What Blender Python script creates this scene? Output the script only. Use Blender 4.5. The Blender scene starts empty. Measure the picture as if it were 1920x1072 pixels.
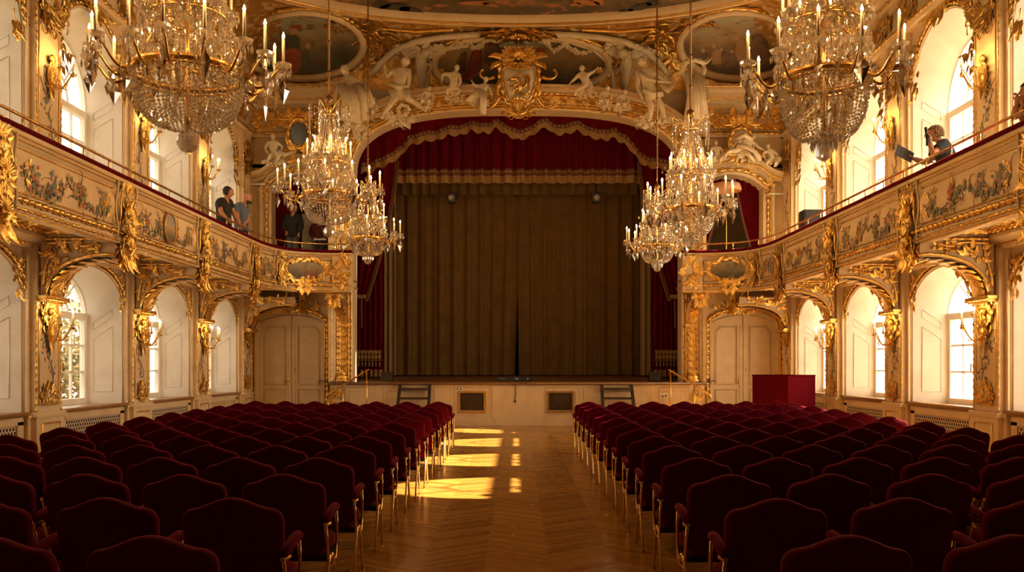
import bpy, math, random
from mathutils import Vector, Matrix

# ------------------------------------------------------------------ camera, world, sun, exposure
SC = bpy.context.scene
COL = SC.collection
PI = math.pi
FPX, VX, VY, EYE = 1667.0, 970.0, 684.0, 1.6          # focal length and vanishing point in 1920x1072 pixels, eye height

cam_d = bpy.data.cameras.new('camera')
cam = bpy.data.objects.new('camera', cam_d)
COL.objects.link(cam)
cam.location = (0, 0, EYE)
cam.rotation_euler = (PI / 2, 0, 0)
cam_d.sensor_width = 36.0
cam_d.lens = FPX / 1920.0 * 36.0
cam_d.shift_x = (960.0 - VX) / 1920.0
cam_d.shift_y = (VY - 536.0) / 1920.0
cam_d.clip_end = 300
SC.camera = cam

SC.view_settings.view_transform = 'Standard'
SC.view_settings.look = 'None'
SC.view_settings.exposure = -0.28
SC.view_settings.gamma = 1.0
SC.view_settings.use_curve_mapping = False
SC.cycles.use_denoising = True
SC.cycles.max_bounces = 8
SC.cycles.diffuse_bounces = 4
SC.cycles.glossy_bounces = 3
SC.cycles.transmission_bounces = 6
SC.cycles.transparent_max_bounces = 10
SC.cycles.caustics_reflective = False
SC.cycles.caustics_refractive = False
SC.cycles.sample_clamp_indirect = 6.0

SUN_SLOPE = 0.75
SUN_TO = Vector((1.0, 0.06, SUN_SLOPE)).normalized()    # direction towards the sun

W = bpy.data.worlds.new('sky')
SC.world = W
W.use_nodes = True
def build_world():
    nt = W.node_tree
    nt.nodes.clear()
    out = nt.nodes.new('ShaderNodeOutputWorld')
    bg = nt.nodes.new('ShaderNodeBackground')
    tc = nt.nodes.new('ShaderNodeTexCoord')
    dot = nt.nodes.new('ShaderNodeVectorMath'); dot.operation = 'DOT_PRODUCT'
    dot.inputs[1].default_value = Vector((1, 0, 0.25)).normalized()
    nt.links.new(tc.outputs['Generated'], dot.inputs[0])
    mr = nt.nodes.new('ShaderNodeMapRange')
    mr.inputs['From Min'].default_value = -0.8
    mr.inputs['From Max'].default_value = 0.9
    nt.links.new(dot.outputs['Value'], mr.inputs['Value'])
    cr = nt.nodes.new('ShaderNodeValToRGB')
    cr.color_ramp.elements[0].color = (.72, .72, .72, 1)
    cr.color_ramp.elements[1].color = (8.5, 7.0, 5.0, 1)
    nt.links.new(mr.outputs['Result'], cr.inputs['Fac'])
    nt.links.new(cr.outputs['Color'], bg.inputs['Color'])
    bg.inputs['Strength'].default_value = 1.75
    nt.links.new(bg.outputs['Background'], out.inputs['Surface'])
build_world()

sun_d = bpy.data.lights.new('sun', 'SUN')
sun_d.energy = 48.0
sun_d.color = (1.0, 0.80, 0.52)
sun_d.angle = math.radians(0.5)
sun = bpy.data.objects.new('sun', sun_d)
COL.objects.link(sun)
sun.location = (30, 12, 24)
sun.rotation_euler = SUN_TO.to_track_quat('Z', 'Y').to_euler()

BULB = 900.0            # brightness of the candle bulbs

# ------------------------------------------------------------------ pixel helpers
def atY(px, py, Y): return Vector(((px - VX) * Y / FPX, Y, EYE + (VY - py) * Y / FPX))
def atX(px, py, X):
    Y = FPX * X / (px - VX)
    return Vector((X, Y, EYE + (VY - py) * Y / FPX))

# ------------------------------------------------------------------ materials
MATS = {}
def mat(name, base=(.8, .8, .8), rough=.5, metal=0., noise=None, bump=0., bscale=40., sheen=None, emis=None, spec=None, coat=0.):
    m = bpy.data.materials.new(name); m.use_nodes = True
    nt = m.node_tree; b = nt.nodes['Principled BSDF']
    b.inputs['Base Color'].default_value = (*base, 1)
    b.inputs['Roughness'].default_value = rough
    b.inputs['Metallic'].default_value = metal
    if spec is not None: b.inputs['Specular IOR Level'].default_value = spec
    if coat: b.inputs['Coat Weight'].default_value = coat
    if sheen:
        b.inputs['Sheen Weight'].default_value = sheen[0]
        b.inputs['Sheen Roughness'].default_value = sheen[1]
        b.inputs['Sheen Tint'].default_value = (*sheen[2], 1)
    if emis:
        b.inputs['Emission Color'].default_value = (*emis[0], 1)
        b.inputs['Emission Strength'].default_value = emis[1]
    geo = None
    if noise or bump:
        geo = nt.nodes.new('ShaderNodeTexCoord')
    if noise:                                   # (second colour, scale, low, high)
        c2, sc, lo, hi = noise
        n = nt.nodes.new('ShaderNodeTexNoise'); n.inputs['Scale'].default_value = sc; n.inputs['Detail'].default_value = 6
        n.inputs['Roughness'].default_value = .62
        nt.links.new(geo.outputs['Object'], n.inputs['Vector'])
        r = nt.nodes.new('ShaderNodeValToRGB')
        r.color_ramp.elements[0].position = lo; r.color_ramp.elements[0].color = (*base, 1)
        r.color_ramp.elements[1].position = hi; r.color_ramp.elements[1].color = (*c2, 1)
        nt.links.new(n.outputs['Fac'], r.inputs['Fac'])
        nt.links.new(r.outputs['Color'], b.inputs['Base Color'])
    if bump:
        n2 = nt.nodes.new('ShaderNodeTexNoise'); n2.inputs['Scale'].default_value = bscale; n2.inputs['Detail'].default_value = 3
        nt.links.new(geo.outputs['Object'], n2.inputs['Vector'])
        bp = nt.nodes.new('ShaderNodeBump'); bp.inputs['Strength'].default_value = bump; bp.inputs['Distance'].default_value = .02
        nt.links.new(n2.outputs['Fac'], bp.inputs['Height'])
        nt.links.new(bp.outputs['Normal'], b.inputs['Normal'])
    MATS[name] = m
    return m

CREAM = mat('cream_paint', (.72, .55, .33), .5, noise=((.60, .43, .24), 2.2, .42, .72))
PINKC = mat('rose_cream_paint', (.70, .51, .33), .5, noise=((.58, .41, .26), 2.0, .42, .70))
WHITE = mat('white_plaster', (.80, .76, .68), .6, noise=((.66, .60, .50), 1.6, .45, .75), bump=.08, bscale=18)
STONE = mat('stucco', (.74, .62, .43), .55, noise=((.56, .43, .26), 5., .45, .75), bump=.1, bscale=30)
GOLD = mat('gilding', (.90, .58, .17), .30, 1., noise=((.55, .29, .06), 9., .45, .72), bump=.35, bscale=55)
GOLDS = mat('smooth_gilding', (.90, .60, .20), .26, 1., noise=((.68, .40, .10), 3., .45, .75))
GOLDP = mat('gold_paint', (.58, .34, .08), .38, .6, noise=((.40, .21, .05), 6., .4, .7))
BRASS = mat('brass', (.80, .52, .20), .25, 1.)
DBRONZE = mat('dark_bronze', (.30, .17, .06), .35, 1.)
VELVET = mat('red_velvet', (.105, .0008, .009), .8, sheen=(.32, .30, (1., .03, .14)), noise=((.09, .0008, .007), 14., .4, .7), spec=.06)
VELVETD = mat('dark_red_velvet', (.105, .0015, .005), .8, sheen=(.12, .4, (1., .1, .15)), noise=((.07, .001, .003), 6., .4, .7), spec=.06)
BOXRED = mat('red_cloth', (.10, .0012, .005), .85, spec=.06)
CURT = mat('brown_stage_cloth', (.125, .070, .022), .85, noise=((.095, .052, .015), 3., .4, .7), bump=.1, bscale=160, spec=.15)
FRINGE = mat('gold_fringe', (.34, .19, .06), .7, noise=((.22, .12, .035), 40., .4, .65), bump=.4, bscale=120)
GALLOON = mat('patterned_braid', (.11, .035, .014), .7)
DWOOD = mat('dark_wood', (.14, .06, .02), .35, noise=((.22, .10, .035), 7., .35, .7))
LADDER = mat('blackened_wood', (.035, .022, .012), .45)
SILL = mat('sill_wood', (.20, .085, .025), .32, noise=((.30, .15, .05), 6., .35, .7), coat=.2)
STAGEW = mat('stage_boards', (.16, .065, .018), .30, noise=((.10, .04, .012), 5., .35, .7))
BLACK = mat('black_plastic', (.015, .014, .013), .5)
BLACKM = mat('black_metal', (.03, .028, .026), .4, .6)
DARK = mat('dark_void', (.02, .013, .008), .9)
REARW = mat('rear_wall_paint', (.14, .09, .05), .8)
SKIN = mat('skin', (.55, .27, .16), .5, noise=((.46, .20, .11), 12., .4, .7))
HAIRD = mat('dark_hair', (.035, .022, .015), .6, bump=.5, bscale=90)
HAIRB = mat('fair_hair', (.26, .16, .07), .6, bump=.5, bscale=90)
SHIRTK = mat('black_cotton', (.018, .018, .020), .85)
SHIRTB = mat('blue_grey_cotton', (.10, .14, .20), .85)
SHIRTN = mat('navy_cotton', (.018, .022, .035), .85)
TROUS = mat('grey_trousers', (.10, .10, .095), .85)
JEANS = mat('dark_trousers', (.03, .032, .04), .85)
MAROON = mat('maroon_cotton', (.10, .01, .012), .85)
PAPER = mat('white_cloth', (.75, .73, .70), .7)
WAX = mat('candle_tube', (.85, .78, .62), .5)
GREEN = mat('painted_green', (.17, .20, .11), .6)
BLUE = mat('painted_blue', (.14, .18, .22), .6)
REDP = mat('painted_red', (.45, .10, .06), .6)
YEL = mat('painted_ochre', (.55, .34, .08), .6)
UMBER = mat('painted_umber', (.16, .10, .06), .6)
ROSE = mat('painted_rose', (.62, .36, .26), .6)
PCOL = [GREEN, BLUE, REDP, YEL, UMBER, ROSE, GOLDP]

def m_bulb():
    m = bpy.data.materials.new('candle_bulb'); m.use_nodes = True
    nt = m.node_tree; nt.nodes.clear()
    o = nt.nodes.new('ShaderNodeOutputMaterial'); e = nt.nodes.new('ShaderNodeEmission')
    e.inputs['Color'].default_value = (1., .52, .17, 1); e.inputs['Strength'].default_value = BULB
    nt.links.new(e.outputs[0], o.inputs[0])
    return m
FLAME = m_bulb()

def m_crystal():
    m = bpy.data.materials.new('cut_crystal'); m.use_nodes = True
    nt = m.node_tree; nt.nodes.clear()
    o = nt.nodes.new('ShaderNodeOutputMaterial')
    g = nt.nodes.new('ShaderNodeBsdfGlass'); g.inputs['Color'].default_value = (1, .97, .92, 1); g.inputs['IOR'].default_value = 1.5; g.inputs['Roughness'].default_value = .02
    gl = nt.nodes.new('ShaderNodeBsdfGlossy'); gl.inputs['Color'].default_value = (1, .98, .94, 1); gl.inputs['Roughness'].default_value = .055
    tl = nt.nodes.new('ShaderNodeBsdfTranslucent'); tl.inputs['Color'].default_value = (1., .94, .84, 1)
    tr = nt.nodes.new('ShaderNodeBsdfTransparent'); tr.inputs['Color'].default_value = (.92, .89, .84, 1)
    a = nt.nodes.new('ShaderNodeMixShader'); a.inputs[0].default_value = .55
    nt.links.new(tr.outputs[0], a.inputs[1]); nt.links.new(gl.outputs[0], a.inputs[2])
    b = nt.nodes.new('ShaderNodeMixShader'); b.inputs[0].default_value = .21
    nt.links.new(a.outputs[0], b.inputs[1]); nt.links.new(tl.outputs[0], b.inputs[2])
    nt.links.new(b.outputs[0], o.inputs[0])
    return m
CRYS = m_crystal()
def m_drop():
    m = bpy.data.materials.new('crystal_drop_glass'); m.use_nodes = True
    nt = m.node_tree; nt.nodes.clear()
    o = nt.nodes.new('ShaderNodeOutputMaterial')
    g = nt.nodes.new('ShaderNodeBsdfGlass'); g.inputs['Color'].default_value = (1, .98, .95, 1); g.inputs['IOR'].default_value = 1.55; g.inputs['Roughness'].default_value = .0
    gl = nt.nodes.new('ShaderNodeBsdfGlossy'); gl.inputs['Color'].default_value = (1, .98, .95, 1); gl.inputs['Roughness'].default_value = .05
    a = nt.nodes.new('ShaderNodeMixShader'); a.inputs[0].default_value = .30
    nt.links.new(g.outputs[0], a.inputs[1]); nt.links.new(gl.outputs[0], a.inputs[2]); nt.links.new(a.outputs[0], o.inputs[0])
    return m
DROPG = m_drop()

def m_glass():
    m = bpy.data.materials.new('window_glass'); m.use_nodes = True
    nt = m.node_tree; nt.nodes.clear()
    o = nt.nodes.new('ShaderNodeOutputMaterial')
    tr = nt.nodes.new('ShaderNodeBsdfTransparent'); tr.inputs['Color'].default_value = (.93, .94, .94, 1)
    gl = nt.nodes.new('ShaderNodeBsdfGlossy'); gl.inputs['Roughness'].default_value = .03
    lw = nt.nodes.new('ShaderNodeLayerWeight'); lw.inputs['Blend'].default_value = .5
    pw = nt.nodes.new('ShaderNodeMath'); pw.operation = 'POWER'; pw.inputs[1].default_value = 5.; nt.links.new(lw.outputs['Facing'], pw.inputs[0])
    f = nt.nodes.new('ShaderNodeMath'); f.operation = 'MULTIPLY_ADD'; f.inputs[1].default_value = .6; f.inputs[2].default_value = .04; nt.links.new(pw.outputs[0], f.inputs[0])
    a = nt.nodes.new('ShaderNodeMixShader')
    nt.links.new(f.outputs[0], a.inputs[0]); nt.links.new(tr.outputs[0], a.inputs[1]); nt.links.new(gl.outputs[0], a.inputs[2])
    nt.links.new(a.outputs[0], o.inputs[0])
    return m
GLASS = m_glass()

def N(nt, t, **kw):
    n = nt.nodes.new(t)
    for k, v in kw.items(): setattr(n, k, v)
    return n
def mth(nt, op, a, b=None):
    n = N(nt, 'ShaderNodeMath', operation=op)
    for i, x in enumerate((a, b)):
        if x is None: continue
        if isinstance(x, (int, float)): n.inputs[i].default_value = x
        else: nt.links.new(x, n.inputs[i])
    return n.outputs[0]

def m_parquet():
    """chevron oak parquet: columns running towards the stage, boards slanting to and fro"""
    m = bpy.data.materials.new('chevron_parquet'); m.use_nodes = True
    nt = m.node_tree; b = nt.nodes['Principled BSDF']
    tc = N(nt, 'ShaderNodeTexCoord'); sp = N(nt, 'ShaderNodeSeparateXYZ')
    nt.links.new(tc.outputs['Object'], sp.inputs[0])
    cw = .52
    u = mth(nt, 'DIVIDE', mth(nt, 'ADD', sp.outputs['X'], .26), cw)
    ci = mth(nt, 'FLOOR', u)
    fr = mth(nt, 'SUBTRACT', u, ci)
    par = mth(nt, 'ABSOLUTE', mth(nt, 'SUBTRACT', mth(nt, 'MODULO', mth(nt, 'ADD', ci, 200), 2), 0))
    fr2 = mth(nt, 'ABSOLUTE', mth(nt, 'SUBTRACT', fr, par))          # flips in every second column
    v = mth(nt, 'DIVIDE', mth(nt, 'ADD', sp.outputs['Y'], mth(nt, 'MULTIPLY', fr2, cw * .75)), .085)
    vi = mth(nt, 'FLOOR', v)
    cmb = N(nt, 'ShaderNodeCombineXYZ'); nt.links.new(ci, cmb.inputs[0]); nt.links.new(vi, cmb.inputs[1])
    wn = N(nt, 'ShaderNodeTexWhiteNoise', noise_dimensions='2D'); nt.links.new(cmb.outputs[0], wn.inputs['Vector'])
    ns = N(nt, 'ShaderNodeTexNoise'); ns.inputs['Scale'].default_value = 9.; ns.inputs['Detail'].default_value = 5
    nt.links.new(tc.outputs['Object'], ns.inputs['Vector'])
    ff = mth(nt, 'ADD', mth(nt, 'ADD', mth(nt, 'MULTIPLY', wn.outputs['Value'], .55), mth(nt, 'MULTIPLY', ns.outputs['Fac'], .35)), mth(nt, 'MULTIPLY', par, -.22))
    ff = mth(nt, 'ADD', ff, .15)
    r = N(nt, 'ShaderNodeValToRGB')
    r.color_ramp.elements[0].position = .1; r.color_ramp.elements[0].color = (.32, .140, .026, 1)
    r.color_ramp.elements[1].position = .9; r.color_ramp.elements[1].color = (.62, .31, .065, 1)
    nt.links.new(ff, r.inputs['Fac'])
    gap = mth(nt, 'LESS_THAN', mth(nt, 'SUBTRACT', v, vi), .05)
    mx = N(nt, 'ShaderNodeMix', data_type='RGBA'); nt.links.new(gap, mx.inputs[0])
    nt.links.new(r.outputs['Color'], mx.inputs[6]); mx.inputs[7].default_value = (.07, .028, .008, 1)
    nt.links.new(mx.outputs[2], b.inputs['Base Color'])
    rg = mth(nt, 'ADD', mth(nt, 'MULTIPLY', ns.outputs['Fac'], .16), .16)
    nt.links.new(rg, b.inputs['Roughness'])
    return m
PARQ = m_parquet()

def m_brocade(name, scale, base, gold, thr=.5):
    """gilded relief ground: curling gold ornament over cream"""
    m = bpy.data.materials.new(name); m.use_nodes = True
    nt = m.node_tree; b = nt.nodes['Principled BSDF']
    tc = N(nt, 'ShaderNodeTexCoord')
    n1 = N(nt, 'ShaderNodeTexNoise'); n1.inputs['Scale'].default_value = scale; n1.inputs['Detail'].default_value = 3; n1.inputs['Distortion'].default_value = 2.2
    nt.links.new(tc.outputs['Object'], n1.inputs['Vector'])
    v = N(nt, 'ShaderNodeTexVoronoi', feature='SMOOTH_F1'); v.inputs['Scale'].default_value = scale * 1.7
    nt.links.new(tc.outputs['Object'], v.inputs['Vector'])
    s = mth(nt, 'ADD', mth(nt, 'MULTIPLY', n1.outputs['Fac'], .75), mth(nt, 'MULTIPLY', v.outputs['Distance'], .45))
    r = N(nt, 'ShaderNodeValToRGB')
    r.color_ramp.elements[0].position = thr - .06; r.color_ramp.elements[0].color = (0, 0, 0, 1)
    r.color_ramp.elements[1].position = thr + .03; r.color_ramp.elements[1].color = (1, 1, 1, 1)
    nt.links.new(s, r.inputs['Fac'])
    mx = N(nt, 'ShaderNodeMix', data_type='RGBA'); nt.links.new(r.outputs['Color'], mx.inputs[0])
    mx.inputs[6].default_value = (*base, 1); mx.inputs[7].default_value = (*gold, 1)
    nt.links.new(mx.outputs[2], b.inputs['Base Color'])
    nt.links.new(mth(nt, 'MULTIPLY', r.outputs['Color'], .85), b.inputs['Metallic'])
    b.inputs['Roughness'].default_value = .36
    bp = N(nt, 'ShaderNodeBump'); bp.inputs['Strength'].default_value = .8; bp.inputs['Distance'].default_value = .04
    nt.links.new(s, bp.inputs['Height']); nt.links.new(bp.outputs['Normal'], b.inputs['Normal'])
    return m
BROC = m_brocade('gilded_relief_ground', 4.5, (.60, .44, .24), (.80, .48, .13), .52)
BROCF = m_brocade('fine_gilded_relief', 11., (.62, .44, .22), (.85, .54, .17), .45)
BROCW = m_brocade('cream_relief_ground', 6., (.70, .57, .38), (.75, .46, .14), .64)

def m_painting(name, sky, mid, dark, seed, accents):
    """an oil landscape: pale sky, warm distance, dark trees and warm patches"""
    m = bpy.data.materials.new(name); m.use_nodes = True
    nt = m.node_tree; b = nt.nodes['Principled BSDF']
    tc = N(nt, 'ShaderNodeTexCoord')
    mp = N(nt, 'ShaderNodeMapping'); mp.inputs['Location'].default_value = (seed * 3.1, seed, seed * 1.7)
    nt.links.new(tc.outputs['Object'], mp.inputs[0])
    uv = N(nt, 'ShaderNodeUVMap'); sp = N(nt, 'ShaderNodeSeparateXYZ'); nt.links.new(uv.outputs[0], sp.inputs[0])
    n1 = N(nt, 'ShaderNodeTexNoise'); n1.inputs['Scale'].default_value = 1.3; n1.inputs['Detail'].default_value = 6; n1.inputs['Distortion'].default_value = .6
    nt.links.new(mp.outputs[0], n1.inputs['Vector'])
    n2 = N(nt, 'ShaderNodeTexNoise'); n2.inputs['Scale'].default_value = 3.2; n2.inputs['Detail'].default_value = 5
    nt.links.new(mp.outputs[0], n2.inputs['Vector'])
    h = mth(nt, 'ADD', sp.outputs['Y'], mth(nt, 'MULTIPLY', mth(nt, 'SUBTRACT', n1.outputs['Fac'], .5), .75))
    r = N(nt, 'ShaderNodeValToRGB')
    e = r.color_ramp.elements
    e[0].position = .22; e[0].color = (*dark, 1); e[1].position = .92; e[1].color = (*sky, 1)
    x = e.new(.42); x.color = (*[d * .6 + q * .4 for d, q in zip(dark, mid)], 1)
    x = e.new(.60); x.color = (*mid, 1)
    nt.links.new(h, r.inputs['Fac'])
    r2 = N(nt, 'ShaderNodeValToRGB'); e = r2.color_ramp.elements
    e[0].position = .56; e[0].color = (0, 0, 0, 1); e[1].position = .66; e[1].color = (1, 1, 1, 1)
    nt.links.new(n2.outputs['Fac'], r2.inputs['Fac'])
    mx = N(nt, 'ShaderNodeMix', data_type='RGBA'); nt.links.new(r2.outputs['Color'], mx.inputs[0])
    nt.links.new(r.outputs['Color'], mx.inputs[6]); mx.inputs[7].default_value = (*accents, 1)
    nt.links.new(mx.outputs[2], b.inputs['Base Color'])
    b.inputs['Roughness'].default_value = .6
    return m

# ------------------------------------------------------------------ mesh builder
class Fr:
    """a local frame on a surface: u along it, v up it, n out of it"""
    def __init__(s, o, u, v=None, n=None):
        s.o = Vector(o); s.u = Vector(u).normalized()
        s.v = Vector(v).normalized() if v is not None else Vector((0, 0, 1))
        s.n = Vector(n).normalized() if n is not None else s.u.cross(s.v).normalized()
    def p(s, a, b, c=0.): return s.o + s.u * a + s.v * b + s.n * c
    def at(s, a, b, c=0.): return Fr(s.p(a, b, c), s.u, s.v, s.n)

class MB:
    def __init__(s): s.v = []; s.f = []; s.m = []; s.s = []; s.uv = None
    def add(s, vs, fs, m=0, smooth=True):
        k = len(s.v); s.v.extend([tuple(x) for x in vs])
        for f in fs: s.f.append([i + k for i in f]); s.m.append(m); s.s.append(smooth)
        return s
    def box(s, c, d, m=0, M=None):
        x, y, z = d[0] / 2, d[1] / 2, d[2] / 2
        vs = [Vector((sx * x, sy * y, sz * z)) for sz in (-1, 1) for sx, sy in ((-1, -1), (1, -1), (1, 1), (-1, 1))]
        if M is not None: vs = [M @ q for q in vs]
        c = Vector(c)
        return s.add([q + c for q in vs], [(3, 2, 1, 0), (4, 5, 6, 7), (0, 1, 5, 4), (1, 2, 6, 5), (2, 3, 7, 6), (3, 0, 4, 7)], m, False)
    def fbox(s, fr, a0, a1, b0, b1, c0, c1, m=0):
        vs = [fr.p(a, b, c) for c in (c0, c1) for a, b in ((a0, b0), (a1, b0), (a1, b1), (a0, b1))]
        return s.add(vs, [(3, 2, 1, 0), (4, 5, 6, 7), (0, 1, 5, 4), (1, 2, 6, 5), (2, 3, 7, 6), (3, 0, 4, 7)], m, False)
    def grid(s, rows, m=0, smooth=True, close_u=False, close_v=False):
        nr, nc = len(rows), len(rows[0])
        vs = [p for r in rows for p in r]; fs = []
        for i in range(nr if close_v else nr - 1):
            for j in range(nc if close_u else nc - 1):
                i2, j2 = (i + 1) % nr, (j + 1) % nc
                fs.append((i * nc + j, i * nc + j2, i2 * nc + j2, i2 * nc + j))
        return s.add(vs, fs, m, smooth)
    def tube(s, pts, r, n=6, m=0, cap=True, closed=False, flat=None):
        pts = [Vector(p) for p in pts]; k = len(pts)
        if k < 2: return s
        R = r if isinstance(r, (list, tuple)) else [r] * k
        def tan(i):
            if closed: t = pts[(i + 1) % k] - pts[i - 1]
            else: t = pts[min(i + 1, k - 1)] - pts[max(i - 1, 0)]
            return t.normalized() if t.length > 1e-9 else Vector((0, 0, 1))
        t0 = tan(0)
        a = t0.orthogonal().normalized() if flat is None else (flat - t0 * flat.dot(t0)).normalized()
        rows = []
        for i in range(k):
            t = tan(i)
            a = a - t * a.dot(t)
            a = a.normalized() if a.length > 1e-9 else t.orthogonal().normalized()
            b = t.cross(a)
            rows.append([pts[i] + (a * math.cos(2 * PI * j / n) + b * math.sin(2 * PI * j / n)) * R[i] for j in range(n)])
        k0 = len(s.v)
        s.grid(rows, m, True, close_u=True, close_v=closed)
        if cap and not closed:
            s.f.append([k0 + j for j in reversed(range(n))]); s.m.append(m); s.s.append(False)
            s.f.append([k0 + (k - 1) * n + j for j in range(n)]); s.m.append(m); s.s.append(False)
        return s
    def lathe(s, prof, n=16, m=0, M=None, smooth=True):
        rows = []
        for r, z in prof:
            row = [Vector((r * math.cos(2 * PI * j / n), r * math.sin(2 * PI * j / n), z)) for j in range(n)]
            if M is not None: row = [M @ q for q in row]
            rows.append(row)
        return s.grid(rows, m, smooth, close_u=True)
    def ball(s, c, r, m=0, n=8, k=6, sq=(1, 1, 1)):
        c = Vector(c)
        rows = []
        for i in range(k + 1):
            t = PI * i / k
            q = max(math.sin(t), 1e-3)
            rows.append([c + Vector((r * sq[0] * q * math.cos(2 * PI * j / n), r * sq[1] * q * math.sin(2 * PI * j / n), -r * sq[2] * math.cos(t))) for j in range(n)])
        return s.grid(rows, m, True, close_u=True)
    def gem(s, c, r, h0, h1, n=5, m=0, flat=1., rot=0.):
        """a faceted drop: a point above, a girdle, a point below"""
        c = Vector(c)
        vs = [c + Vector((0, 0, h0))] + [c + Vector((r * math.cos(2 * PI * j / n + rot), r * flat * math.sin(2 * PI * j / n + rot), 0)) for j in range(n)] + [c - Vector((0, 0, h1))]
        fs = [(0, 1 + j, 1 + (j + 1) % n) for j in range(n)] + [(n + 1, 1 + (j + 1) % n, 1 + j) for j in range(n)]
        return s.add(vs, fs, m, False)
    def sweep(s, path, prof, nrm, m=0, closed=False, smooth=True):
        """profile points (a along the side of the path, b along nrm) swept with mitres along a path lying across nrm"""
        path = [Vector(p) for p in path]; k = len(path); nrm = Vector(nrm).normalized(); rows = []
        for i in range(k):
            p = path[i]
            d0 = (p - path[i - 1]) if (closed or i > 0) else None
            d1 = (path[(i + 1) % k] - p) if (closed or i < k - 1) else None
            d0 = d0 or d1; d1 = d1 or d0
            s0 = nrm.cross(d0).normalized(); s1 = nrm.cross(d1).normalized()
            b = (s0 + s1)
            b = b.normalized() if b.length > 1e-6 else s0
            sc = 1. / max(.35, b.dot(s0))
            rows.append([p + b * a * sc + nrm * z for a, z in prof])
        return s.grid(rows, m, smooth, close_v=closed)
    # ---- ornament
    def leaf(s, fr, a, b, ang, L, Wd, h=.03, curl=.25, m=0, bend=0., lobes=5):
        rows = []; n = 9
        x, y, th = a, b, ang
        for i in range(n):
            t = i / (n - 1)
            w = Wd * (math.sin(PI * min(1, t ** .75 * .97 + .03)) * (.72 + .38 * abs(math.sin(lobes * PI * t))) + .05 * (1 - t))
            cx, sx = math.cos(th), math.sin(th)
            lift = h * (.5 + .5 * math.sin(PI * t)) + curl * L * t ** 3
            row = []
            for q, hh in ((-1, 0), (-.55, .75), (0, .35), (.55, .75), (1, 0)):
                row.append(fr.p(x - sx * w * q, y + cx * w * q, lift + hh * h * (1 - .5 * t)))
            rows.append(row)
            x += cx * L / (n - 1); y += sx * L / (n - 1); th += bend / (n - 1)
        return s.grid(rows, m)
    def curl(s, fr, a, b, ang, L, k=7., p=1.6, r=.03, m=0, kind='t', n=18, base=.6, z=.03, seg=6):
        """a scroll: 't' one-sided tendril, 'c' C-scroll, 's' S-scroll"""
        xs = []; x = y = 0.; th = 0.
        if kind == 't':
            for i in range(n):
                t = i / (n - 1); xs.append((x, y, t)); th += (base + k * t ** p) / n; x += math.cos(th) * L / n; y += math.sin(th) * L / n
        else:
            nn = n * 2 - 1
            for i in range(nn):
                t = 2 * i / (nn - 1) - 1
                xs.append((x, y, abs(t)))
                kk = base + k * abs(t) ** p
                if kind == 's' and t < 0: kk = -kk
                th += kk / n; x += math.cos(th) * L / nn; y += math.sin(th) * L / nn
            mx, my = xs[n - 1][0], xs[n - 1][1]
            mid = xs[n - 1]; nxt = xs[n]; a0 = math.atan2(nxt[1] - mid[1], nxt[0] - mid[0])
            c0, s0 = math.cos(-a0), math.sin(-a0)
            xs = [((q - mx) * c0 - (w - my) * s0, (q - mx) * s0 + (w - my) * c0, t) for q, w, t in xs]
        ca, sa = math.cos(ang), math.sin(ang)
        pts = [fr.p(a + q * ca - w * sa, b + q * sa + w * ca, z) for q, w, t in xs]
        rr = [r * (1 - .62 * t) for q, w, t in xs]
        s.tube(pts, rr, seg, m)
        s.ball(pts[-1], r * .75, m, 6, 4)
        if kind != 't': s.ball(pts[0], r * .75, m, 6, 4)
        return s
    def flower(s, fr, a, b, r, m=0, petals=6, mc=None):
        for j in range(petals):
            t = 2 * PI * j / petals
            s.leaf(fr, a + math.cos(t) * r * .15, b + math.sin(t) * r * .15, t, r, r * .42, r * .25, .12, m, lobes=1)
        s.ball(fr.p(a, b, r * .3), r * .28, m if mc is None else mc, 6, 4)
        return s
    def shell(s, fr, a, b, r, ang=PI / 2, m=0, ribs=9, spread=2.2):
        for j in range(ribs):
            t = ang + spread * (j / (ribs - 1) - .5)
            q = r * (.8 + .2 * math.cos((t - ang) * 1.2))
            s.tube([fr.p(a + math.cos(t) * q * k, b + math.sin(t) * q * k, r * .28 * math.sin(k * 2.2) + .01) for k in (.12, .4, .7, 1.)], [r * .03, r * .08, r * .11, r * .07], 5, m)
        s.ball(fr.p(a, b, r * .15), r * .18, m, 6, 4)
        return s
    def rocaille(s, fr, w, h, seed, m=0, dens=1., sym=False, size=1.):
        """a clump of gilded rococo carving filling an area w x h: scrolls, acanthus leaves, blossoms"""
        rnd = random.Random(seed); base = min(w, h) * size
        cnt = int(13 * dens * max(1., max(w, h) / min(w, h) * .8))
        for i in range(cnt):
            t = rnd.uniform(0, 2 * PI); q = math.sqrt(rnd.random())
            a = math.cos(t) * q * w * .42; b = math.sin(t) * q * h * .42
            if sym: a = abs(a)
            ang = math.atan2(b, a) + rnd.uniform(-.9, .9)
            kind = rnd.random(); L = base * rnd.uniform(.28, .55); bd = rnd.uniform(-1.3, 1.3); k = rnd.uniform(5, 9)
            for sg in ((1, -1) if sym else (1,)):
                aa = a * sg; an = ang if sg > 0 else PI - ang
                if kind < .55: s.leaf(fr, aa, b, an, L, L * rnd.uniform(.22, .34), base * .05, .22, m, bd * sg)
                elif kind < .86:
                    f2 = fr if sg > 0 else Fr(fr.o, -fr.u, fr.v, fr.n)
                    s.curl(f2, a, b, ang, L * 1.5, k, 1.5, base * .035, m, rnd.choice('ttc') if not sym else 't', z=base * .05, n=12, seg=5)
                else: s.flower(fr, aa, b, L * .35, m)
        return s
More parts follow.
